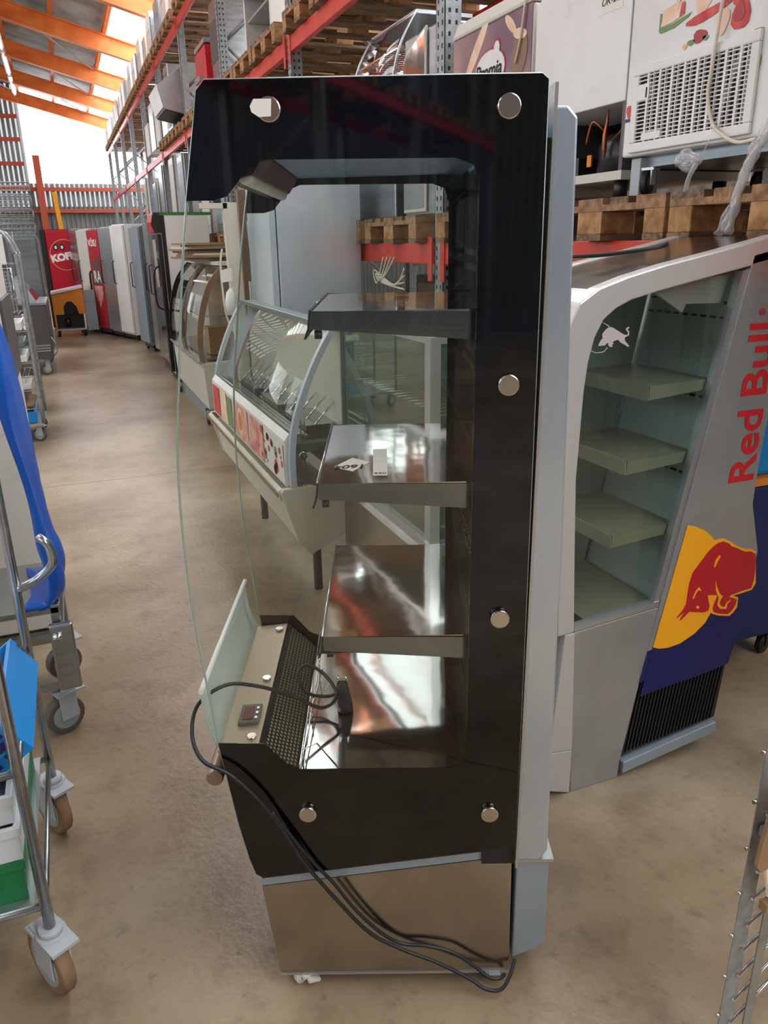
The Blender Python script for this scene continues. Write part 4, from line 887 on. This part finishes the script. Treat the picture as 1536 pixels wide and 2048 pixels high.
# curved glass pane display standing on the pallet
t = thing('glass_display', 'curved glass pane display with steel frame and wire shelves above the case top', 'display', (1.93, 4.62, ZP))
MB().box(0, .5, 0, .72, 0, .25).done('base', 'steel', t, bevel=.01)
gp_ = [(p.x, p.y) for p in smooth_path([(-.02, .25, 0), (-.03, .6, 0), (.03, .9, 0), (.14, 1.10, 0)], 5)]
MB().sheet([[(a, y, b) for a, b in gp_] for y in (0, .36, .72)]).done('curved_pane', 'glass', t, solid=.005)
for y in (0, .70): MB().tube([(a, y, b) for a, b in gp_], .008, 6).done('frame_bar', 'alu', t)
MB().box(.14, .5, 0, .72, 1.09, 1.11).done('top', 'steel', t)
for k in range(4):
    s_ = MB()
    for j in range(14): s_.cyl((.03, .03+j*.05, .4+k*.17), (.45, .03+j*.05, .4+k*.17), .003, 5)
    s_.box(.03, .035, .02, .7, .398+k*.17, .404+k*.17); s_.box(.445, .45, .02, .7, .398+k*.17, .404+k*.17)
    s_.done('wire_shelf', 'chrome', t)
for y in (.02, .70): MB().cyl((.46, y, .25), (.46, y, 1.1), .008, 6).done('frame_bar', 'alu', t)
t = thing('grey_box', 'grey box standing on the pallet left of the glass pane display', 'box', (2.0, 5.42, ZP))
MB().box(0, .6, 0, .5, 0, .42).done('body', 'greymetal', t, bevel=.01); MB().box(-.004, 0, .05, .45, .05, .37).done('front_plate', 'violet', t)

# ---- second level (z 3.315)
Z2 = 3.17+.144
def simple_box(name, label, cat, loc, size, mm, parts=(), rz=0, group=None):
    t = thing(name, label, cat, loc, rz, group)
    MB().box(0, size[0], 0, size[1], 0, size[2]).done('body', mm, t, bevel=.01)
    for nm, b_, m2 in parts: MB().box(*b_).done(nm, m2, t)
    return t
t = thing('oven_frame', 'grey and white steel oven cabinet with open front on the second rack level', 'oven', (1.93, 7.3, Z2))
MB().box(0, .06, 0, 1.0, 0, .05).done('bottom_rail', 'alu', t)
for y in (0, .95): MB().box(0, .6, y, y+.05, .0, .72).done('side_panel', 'white', t)
MB().box(-.02, .6, 0, 1.0, .72, .95).done('hood', 'white', t); MB().box(-.06, -.02, .0, 1.0, .50, .95).done('hood_visor', 'violet', t, bevel=.01)
MB().box(.5, .6, .05, .95, .05, .72).done('back', 'greymetal', t); MB().box(.02, .5, .05, .95, .3, .32).done('inner_shelf', 'alu', t)
t = thing('machine_part', 'dark machine with a black elbow hose above the pallet', 'machine', (1.95, 6.2, Z2))
MB().box(0, .6, 0, .4, 0, .3).done('body', 'cream', t, bevel=.01)
MB().tube(smooth_path([(.0, .18, .42), (-.02, .2, .5), (-.02, .1, .66), (.1, .0, .72)], 5), .03, 8).done('elbow_hose', 'rubber', t)
MB().tube([(.2, .2, .3), (.2, .2, .6), (.2, .2, .8), (.2, .2, .95)], [.12, .15, .2, .12], 12).done('drum', 'copper', t)
simple_box('white_crate_box', 'pale carton on the pallet left of the black elbow hose', 'box', (2.0, 5.9, Z2), (.5, .28, .3), 'offw')
simple_box('copper_pot', 'brown machine housing on the second level right of the red bracket', 'machine', (2.0, 5.1, Z2), (.5, .5, .6), 'brown')
t = simple_box('red_machine', 'red box machine with a pale blue badge and grey handle on the second rack level', 'machine', (1.9, 10.3, Z2), (.5, .7, .55), 'redp',
  [('badge', (-.004, 0, .25, .5, .38, .44), 'film'), ('handle', (-.05, 0, .18, .55, .20, .26), 'alu'), ('top_frame', (0, .5, 0, .7, .57, .62), 'alu')])
simple_box('steel_sink', 'steel sink unit standing on end beside the red machine', 'sink', (1.95, 9.56, Z2), (.5, .6, .9), 'steel', [('basin', (-.004, 0, .1, .6, .3, .7), 'violet')])
t = thing('steel_hood', 'large dark bottomed steel hood with white front leaning out of the second level', 'hood', (1.9, 12.35, Z2))
MB().prism([(.5, 0), (-.25, .15), (-.32, .45), (.1, .75), (.6, .75), (.6, .05)], 'xz', 0, 1.0).done('body', 'silver', t, bevel=.01)
MB().prism([(-.27, .17), (-.335, .45), (-.325, .455), (-.26, .17)], 'xz', 0, 1.0).done('white_front', 'white', t)
MB().prism([(.5, -.004), (-.24, .14), (-.22, .15), (.5, .004)], 'xz', .02, .98).done('dark_underside', 'blackp', t)
simple_box('frame_stack', 'tall steel frame on the second rack level, in front of the white sheets', 'frame', (1.9, 13.5, Z2), (.3, .5, .95), 'alu', [('inner_pane', (-.004, 0, .08, .42, .1, .85), 'greyg')])
for k, y in enumerate((14.1, 15.1, 15.9, 16.8)):
    simple_box('steel_unit', 'steel catering unit on the far second rack level, '+ORD[k]+' from the camera', 'unit', (1.9, y, Z2), (.5, .6, .55+.12*(k % 3)), ('steel', 'offw')[k % 2], group='units on the far second rack level')
# ---- top level (z 4.684): white goods against the bright wall
Z3 = 4.684
for k, (y, ww, hh, mm) in enumerate(((11.3, .55, .62, 'white'), (12.3, .6, .66, 'white'), (13.2, .55, .64, 'white'), (14.0, .6, .6, 'greymetal'), (15.2, .6, .66, 'white'), (16.1, .5, .5, 'offw'), (17.0, .6, .66, 'white'), (18.3, .6, .6, 'white'), (19.3, .6, .66, 'white'), (20.6, .6, .6, 'offw'), (21.6, .6, .64, 'white'), (22.5, .55, .55, 'white'), (23.5, .6, .66, 'white'), (24.6, .6, .6, 'offw'), (26.2, .6, .66, 'white'), (27.3, .6, .6, 'white'))):
    simple_box('white_cabinet', 'white cabinet on the top rack level against the bright wall, '+ORD[k]+' from the camera', 'cabinet', (1.92, y, Z3), (.6, ww, hh), mm, [('door_seam', (-.003, 0, .02, ww-.02, hh*.6, hh*.6+.01), 'greymetal')], group='white cabinets on the top rack level')
# goods low in the rack and beyond the row (dim, behind the fridges)
for k, (y, z, hh) in enumerate(((9.6, 1.785, 1.15), (10.6, 1.785, 1.1), (11.4, 1.785, .9), (12.6, 1.785, 1.15), (13.6, 1.785, 1.2), (15.1, 1.785, 1.2), (16.2, 1.785, 1.0), (17.9, 1.785, 1.2))):
    simple_box('tall_steel_unit', 'tall unit standing upright on the low far rack level, '+ORD[k]+' from the camera', 'unit', (1.88, y, z), (.5, .7, hh), ('alu', 'white', 'steel')[k % 3], [('edge_profile', (-.02, 0, .0, .06, 0, hh), 'zinc'), ('panel', (-.01, 0, .1, .6, .1, hh-.1), ('greymetal', 'offw', 'alu')[k % 3])], group='tall units on the low far rack level')
for k, y in enumerate((7.2, 8.1, 10.0, 10.9, 11.75, 12.7, 13.6, 15.4, 16.3, 18.2)): pallet(XP, y, 1.64, 'wooden pallet on the low rack beam, '+ORD[k]+' beyond the steel cabinet', 'far pallets on the low rack beam')
simple_box('carton', 'brown carton on the low rack pallet beyond the white fridge', 'box', (1.95, 8.2, 1.785), (.5, .6, .5), 'card')
simple_box('pale_carton', 'pale wrapped box on the low rack pallet above the cardboard sheets', 'box', (1.9, 7.0, 1.785), (.6, .8, .75), 'offw')
# white cable loops hanging under the low beam
m = MB()
for k in range(4): m.tube(smooth_path([(1.87, 4.5+.06*k, 1.56), (1.86, 4.62+.05*k, 1.46-.02*k), (1.87, 4.75+.03*k, 1.42+.02*k), (1.86, 4.6-.04*k, 1.40), (1.87, 4.35, 1.38+.04*k)], 5), .006, 6)
tag(m.done('cable_loops', 'hose'), 'looped pale cables hanging under the low red beam', 'cable')
# rear shelving seen dimly under the rack
simple_box('steel_worktable', 'long grey steel bench under the rack behind the green glass counter', 'bench', (2.2, 4.1, 0), (.7, 2.4, .9), 'greymetal', [('top', (-.03, .73, -.02, 2.42, .9, .93), 'steel')])
simple_box('dark_cabinet', 'dark cabinet standing under the low beam at the back of the rack', 'cabinet', (2.3, 4.15, .93), (.5, 1.0, .5), 'violet', [('door', (-.01, 0, .05, .95, .05, .45), 'brown')])

# =====================================================================================
#                              LEFT SIDE OF THE AISLE
# =====================================================================================
t = thing('tray_trolley', 'tubular steel trolley loaded with plastic crates at the left edge', 'trolley', (-.23, 1.52, 0))
for x in (0, -.58):
    for y in (0, .56):
        MB().cyl((x, y, .20), (x, y, 1.75), .0125, 12).done('post', 'steel', t)
        MB().cyl((x, y, .185), (x, y, .205), .026, 16).done('post_collar', 'cast', t)
for z in (.265, .62, 1.1, 1.45):
    for y in (0, .56): MB().cyl((0, y, z), (-.58, y, z), .009, 8).done('cross_rail', 'steel', t)
    for x in (0, -.58): MB().cyl((x, 0, z), (x, .56, z), .007, 8).done('side_rail', 'steel', t)
MB().box(-.56, -.02, .0, .56, .268, .276).done('bottom_shelf', 'alu', t)
for x in (0, -.58):
    for y in (0, .56): caster(t, x, y, .084, .034, -PI/2+.5, wm='wheelg', tm='tyre2', fm='cast', top=.185)
def crate(name, label, loc, size, mm, rot=(0, 0, 0)):
    t = thing(name, label, 'crate', loc); t.rotation_euler = rot
    a, b, c = size
    MB().box(-a+.009, -.009, .009, b-.009, .001, .01).done('crate_floor', mm, t)
    for nm, bx_ in (('crate_wall', (-a, 0, 0, .008, 0, c)), ('crate_wall', (-a, 0, b-.008, b, 0, c)), ('crate_wall', (-.008, 0, .0085, b-.0085, 0, c)), ('crate_wall', (-a, -a+.008, .0085, b-.0085, 0, c))): MB().box(*bx_).done(nm, mm, t)
    MB().box(-a-.004, .0065, -.006, -.0005, c-.02, c+.001).done('rim', mm, t); MB().box(.0005, .006, 0, b, c-.02, c+.001).done('rim', mm, t)
    for k in range(3): MB().box(-a+.03+k*a*.32, -a+.03+k*a*.32+a*.2, -.004, 0, c*.35, c*.45).done('rib', mm, t)
    return t
crate('green_crate', 'dark green crate at the bottom of the tubular trolley', (-.262, 1.545, .277), (.50, .48, .105), 'crateg')
crate('white_crate', 'white crate on top of the dark green crate', (-.258, 1.545, .384), (.50, .48, .085), 'cratew')
crate('white_crate', 'upper white crate under the blue perforated crate', (-.262, 1.56, .471), (.50, .46, .07), 'cratew')
t = crate('blue_crate', 'bright blue perforated crate lying tilted on the crates of the trolley', (-.205, 1.63, .60), (.46, .40, .10), 'crate', (0, -.62, 0))
for i in range(7):
    for j in range(3): MB().box(-.05-i*.055, -.015-i*.055, -.0072, -.0062, .015+j*.028, .035+j*.028).done('crate_hole', 'logo_blue', t)
# square tube trolley with casters and handle
t = thing('steel_trolley', 'square tube steel trolley with big grey casters carrying the blue sheet', 'trolley', (-.17, 2.62, 0))
for y in (0, .42):
    MB().box(-.03, .0, y, y+.03, .16, .50).done('post', 'steel', t, bevel=.003); MB().box(-.55, -.52, y, y+.03, .16, .50).done('post', 'steel', t)
for z in (.17, .36):
    MB().box(-.55, 0, 0, .03, z, z+.035).done('cross_beam', 'steel', t); MB().box(-.03, 0, 0, .45, z, z+.035).done('side_beam', 'steel', t)
MB().box(-.04, .035, -.04, -.01, .19, .44).done('bumper_plate', 'steel', t, bevel=.006)
MB().box(-.55, .0, 0, .45, .47, .49).done('platform', 'steel', t)
MB().cyl((-.03, -.045, .40), (.0, -.045, .40), .012, 10).done('bracket_ring', 'chrome', t)
for y in (.02, .42):
    for x in (-.02, -.5): caster(t, x, y, .069, .04, .45, wm='wheelg', tm='tyre', fm='cast', top=.165)
# handle tube of the rear post of the tray trolley
h = thing('tube_handle', 'bent steel tube handle beside the blue sheet', 'handle', (-.215, 2.03, .80))
MB().tube(smooth_path([(-.01, .045, .0), (.04, .045, .02), (.082, .03, .06), (.085, .03, .10), (.075, .03, .128), (.062, .045, .135)], 5), .0115, 10).done('tube', 'steel', h)
# blue padded sheet
bl = MB(); n = 22; rows = []
prof = [(-.26, .50), (-.18, .50), (-.158, .56), (-.162, .64), (-.180, .72), (-.188, .85), (-.196, 1.0), (-.204, 1.15), (-.214, 1.30), (-.232, 1.42), (-.28, 1.47)]
pr_ = [(p.x, p.y) for p in smooth_path([(a, b, 0) for a, b in prof], 4)]
for j in range(13):
    yy = .0+j*.03; rows.append([(a+.012*math.sin(j*1.1+b*9)*(1 if .5 < b < 1.45 else .3)-(.02*((j-6)/6)**4), 2.62+yy, b) for a, b in pr_])
o = bl.sheet(rows).done('blue_sheet', 'blue', solid=.02); tag(o, 'hanging blue padded sheet over the square tube trolley', 'sheet')
# white fridge side with a dark door
t = thing('fridge', 'white fridge side with a dark door strip just behind the blue sheet', 'fridge', (-.248, 3.4, 0))
MB().box(-.6, 0, 0, .6, .05, 1.60).done('body', 'offw', t, bevel=.008)
MB().box(0, .012, .02, .58, 1.13, 1.46).done('dark_door', 'violet', t, bevel=.004)
for x in (-.55, -.05):
    for y in (.05, .55): MB().cyl((x, y, 0), (x, y, .05), .02, 8).done('foot', 'blackp', t)
# roll cage with wire shelves
t = thing('roll_cage', 'galvanised roll cage with wire shelves and an arched tube end', 'trolley', (-.34, 7.4, 0))
arch = [(0, 0, .17), (0, 0, 1.45), (-.01, 0, 1.62), (-.06, 0, 1.74), (-.15, 0, 1.79), (-.6, 0, 1.80)]
for y in (0, .62): MB().tube(smooth_path([(a, y, c) for a, b, c in arch], 5), .017, 8).done('arched_tube', 'zinc', t)
MB().cyl((-.75, 0, .17), (-.75, 0, 1.8), .014, 8).done('post', 'zinc', t)
MB().cyl((-.75, .62, .17), (-.75, .62, 1.8), .014, 8).done('post', 'zinc', t)
for z in (.30, .46, .58, .70, .83, .97, 1.10, 1.24, 1.52):
    m = MB(); m.box(-.75, 0, -.004, .004, z, z+.008).box(-.75, 0, .616, .624, z, z+.008)
    for k in range(16): m.cyl((-.02-k*.046, 0, z+.004), (-.02-k*.046, .62, z+.004), .003, 5)
    m.done('wire_shelf', 'zinc', t)
m = MB()
for k in range(9): m.cyl((-.75+k*.09, .62, .17), (-.75+k*.09, .62, 1.79), .003, 5)
m.done('rear_wires', 'zinc', t)
MB().box(-.75, .0, 0, .62, .145, .17).done('base_frame', 'alu', t)
for x in (-.03, -.7):
    for y in (.05, .57): caster(t, x, y, .06, .03, -.5, wm='wheelg', tm='tyre', fm='cast', top=.145)
for k, (z, mm, hh, xx) in enumerate(((.171, 'crate', .10, -.3), (.31, 'wood3', .04, -.5), (.471, 'offw', .05, -.28), (.71, 'white', .06, -.35), (.84, 'greyg', .05, -.4), (.98, 'white', .07, -.25))):
    nm = ('blue crate', 'brown board', 'pale carton', 'white box', 'grey green tray', 'white block')[k]
    simple_box(nm.replace(' ', '_'), nm+' lying on a shelf of the arched roll cage', 'box', (-.36+xx, 7.43, z), (-xx-.03, .5, hh), mm)
t = thing('wire_basket', 'fine wire basket standing upright in the roll cage', 'basket', (-.60, 7.45, 1.112))
m = MB()
for k in range(12): m.cyl((.0, .0, .02+k*.03), (.2, .0, .02+k*.03), .003, 5); m.cyl((.01+k*.017, 0, 0), (.01+k*.017, 0, .36), .003, 5)
m.done('wire_mesh', 'zinc', t); MB().tube([(0, 0, 0), (.2, 0, 0), (.2, 0, .38), (0, 0, .38)], .007, 6, closed=True).done('rim', 'chrome', t)
simple_box('white_sign', 'white sign board hanging on the top of the arched roll cage', 'sign', (-.62, 7.37, 1.52), (.20, .02, .24), 'white')
# dark shelf tower with wire baskets on top
t = thing('dark_cabinet', 'dark grey tall cabinet under the wire baskets at the left edge', 'cabinet', (-1.1, 8.7, 0))
MB().box(0, .60, 0, .6, .0, 1.76).done('body', 'violet', t, bevel=.01); MB().box(.05, .55, -.01, 0, .1, 1.7).done('door', 'blackp', t)
for k in range(4):
    t = thing('wire_basket', 'wire basket on the dark grey cabinet, '+('lowest', 'second', 'third', 'topmost')[k]+' of the stack', 'basket', (-1.05, 8.75, 1.762+k*.125), 0, 'stacked wire baskets')
    m = MB()
    for z in (.0, .035, .07, .11): m.tube([(0, 0, z), (.86, 0, z), (.86, .5, z), (0, .5, z)], .004 if z < .1 else .007, 5, closed=True)
    m.done('wire_rings', 'zinc', t); m = MB()
    for j in range(22): m.cyl((j*.041, 0, 0), (j*.041, 0, .11), .0025, 4); m.cyl((j*.041, 0, 0), (j*.041, .5, 0), .0025, 4)
    for j in range(13): m.cyl((.86, j*.041, 0), (.86, j*.041, .11), .0025, 4)
    m.done('wires', 'zinc', t)
# grey wheeled counter, glass lidded
t = thing('wheeled_counter', 'dark grey wheeled counter with curved glass lid further along the left', 'counter', (-.27, 11.5, 0))
MB().box(-.75, 0, 0, 1.4, .22, .93).done('body', 'violet', t, bevel=.01)
MB().box(-.76, .01, -.01, 1.41, .93, .96).done('top', 'alu', t)
MB().prism([(-.7, .96), (-.68, 1.25), (-.55, 1.34), (-.35, 1.28), (-.18, 1.12), (-.1, .96)], 'xz', .05, 1.2).done('glass_lid', 'film', t)
for k in range(3): MB().box(-.7, -.02, -.006, 0, .32+k*.035, .34+k*.035).done('trim_line', 'alu', t)
text('1', .3, 'wt', t, (-.30, -.004, .62), FY); 
for x in (-.08, -.68):
    for y in (.1, 1.3): caster(t, x, y, .07, .035, .2, wm='wheelg', tm='tyre', fm='cast', top=.22)
MB().tube([(.0, .1, .5), (.05, .1, .4), (.06, .1, .3), (.0, .1, .24)], .008, 6).done('corner_guard', 'alu', t)
for k, (x, y, hh) in enumerate(((-.33, 14.6, 1.84), (-.36, 15.5, 1.88))):
    t = thing('steel_fridge', ('tall silver fridge with double steel doors left of the aisle', 'farther tall silver fridge close to the red fridge')[k], 'fridge', (x, y, 0))
    MB().box(-.75, 0, 0, .7, .1, hh).done('body', 'greyg', t, bevel=.01)
    for a in (-.72, -.35): MB().box(a, a+.33, -.03, 0, .15, hh-.05).done('door', 'steel', t, bevel=.005)
    MB().box(0, .03, .02, .68, .15, hh-.05).done('side_door', 'steel', t, bevel=.005)
    for a in (-.68, -.07):
        for b in (.06, .64): MB().cyl((a, b, 0), (a, b, .1), .025, 8).done('foot', 'blackp', t)

# =====================================================================================
#                         RIGHT FOREGROUND: slotted steel frame
# =====================================================================================
t = thing('wire_rack_frame', 'flat steel rack end with studs at the lower right corner', 'rack', (1.035, .80, 0))
MB().box(-.012, .026, -.001, .001, 0, 1.1).done('front_strip', 'zinc', t)
MB().box(.045, .068, -.012, -.009, 0, .62).done('second_strip', 'steel', t)
MB().box(.0, .075, -.0105, -.0045, .62, .64).done('cross_strap', 'zinc', t)
for k in range(8): 
    z = .17+k*.105
    MB().cyl((-.012, 0, z), (-.021, 0, z), .004, 8).done('stud', 'chrome', t)
for k in range(9):
    z = .14+k*.065
    MB().cyl((.012, -.006, z), (.55, .14, z), .0035, 6).done('wire_rod', 'chrome', t)
MB().cyl((.55, .14, 0), (.55, .14, 1.1), .01, 8).done('rear_post', 'zinc', t)
t = thing('cardboard_flap', 'torn brown cardboard with pale face leaning on the steel rack end', 'cardboard', (1.035, .78, 0))
MB().prism([(-.012, .60), (-.010, .70), (.02, .745), (.10, .78), (.34, .78), (.34, .42), (.035, .475), (.022, .488), (.005, .55)], 'xz', -.012, -.006).done('pale_face', 'food_p', t)
MB().prism([(-.034, .590), (-.030, .64), (-.022, .71), (.0, .742), (.03, .757), (.012, .735), (-.004, .70), (-.010, .64), (-.004, .575), (-.022, .572)], 'xz', -.020, -.0125).done('torn_edge', 'card', t)
MB().box(.03, .33, -.006, .012, .44, .46).done('folded_base', 'card', t)
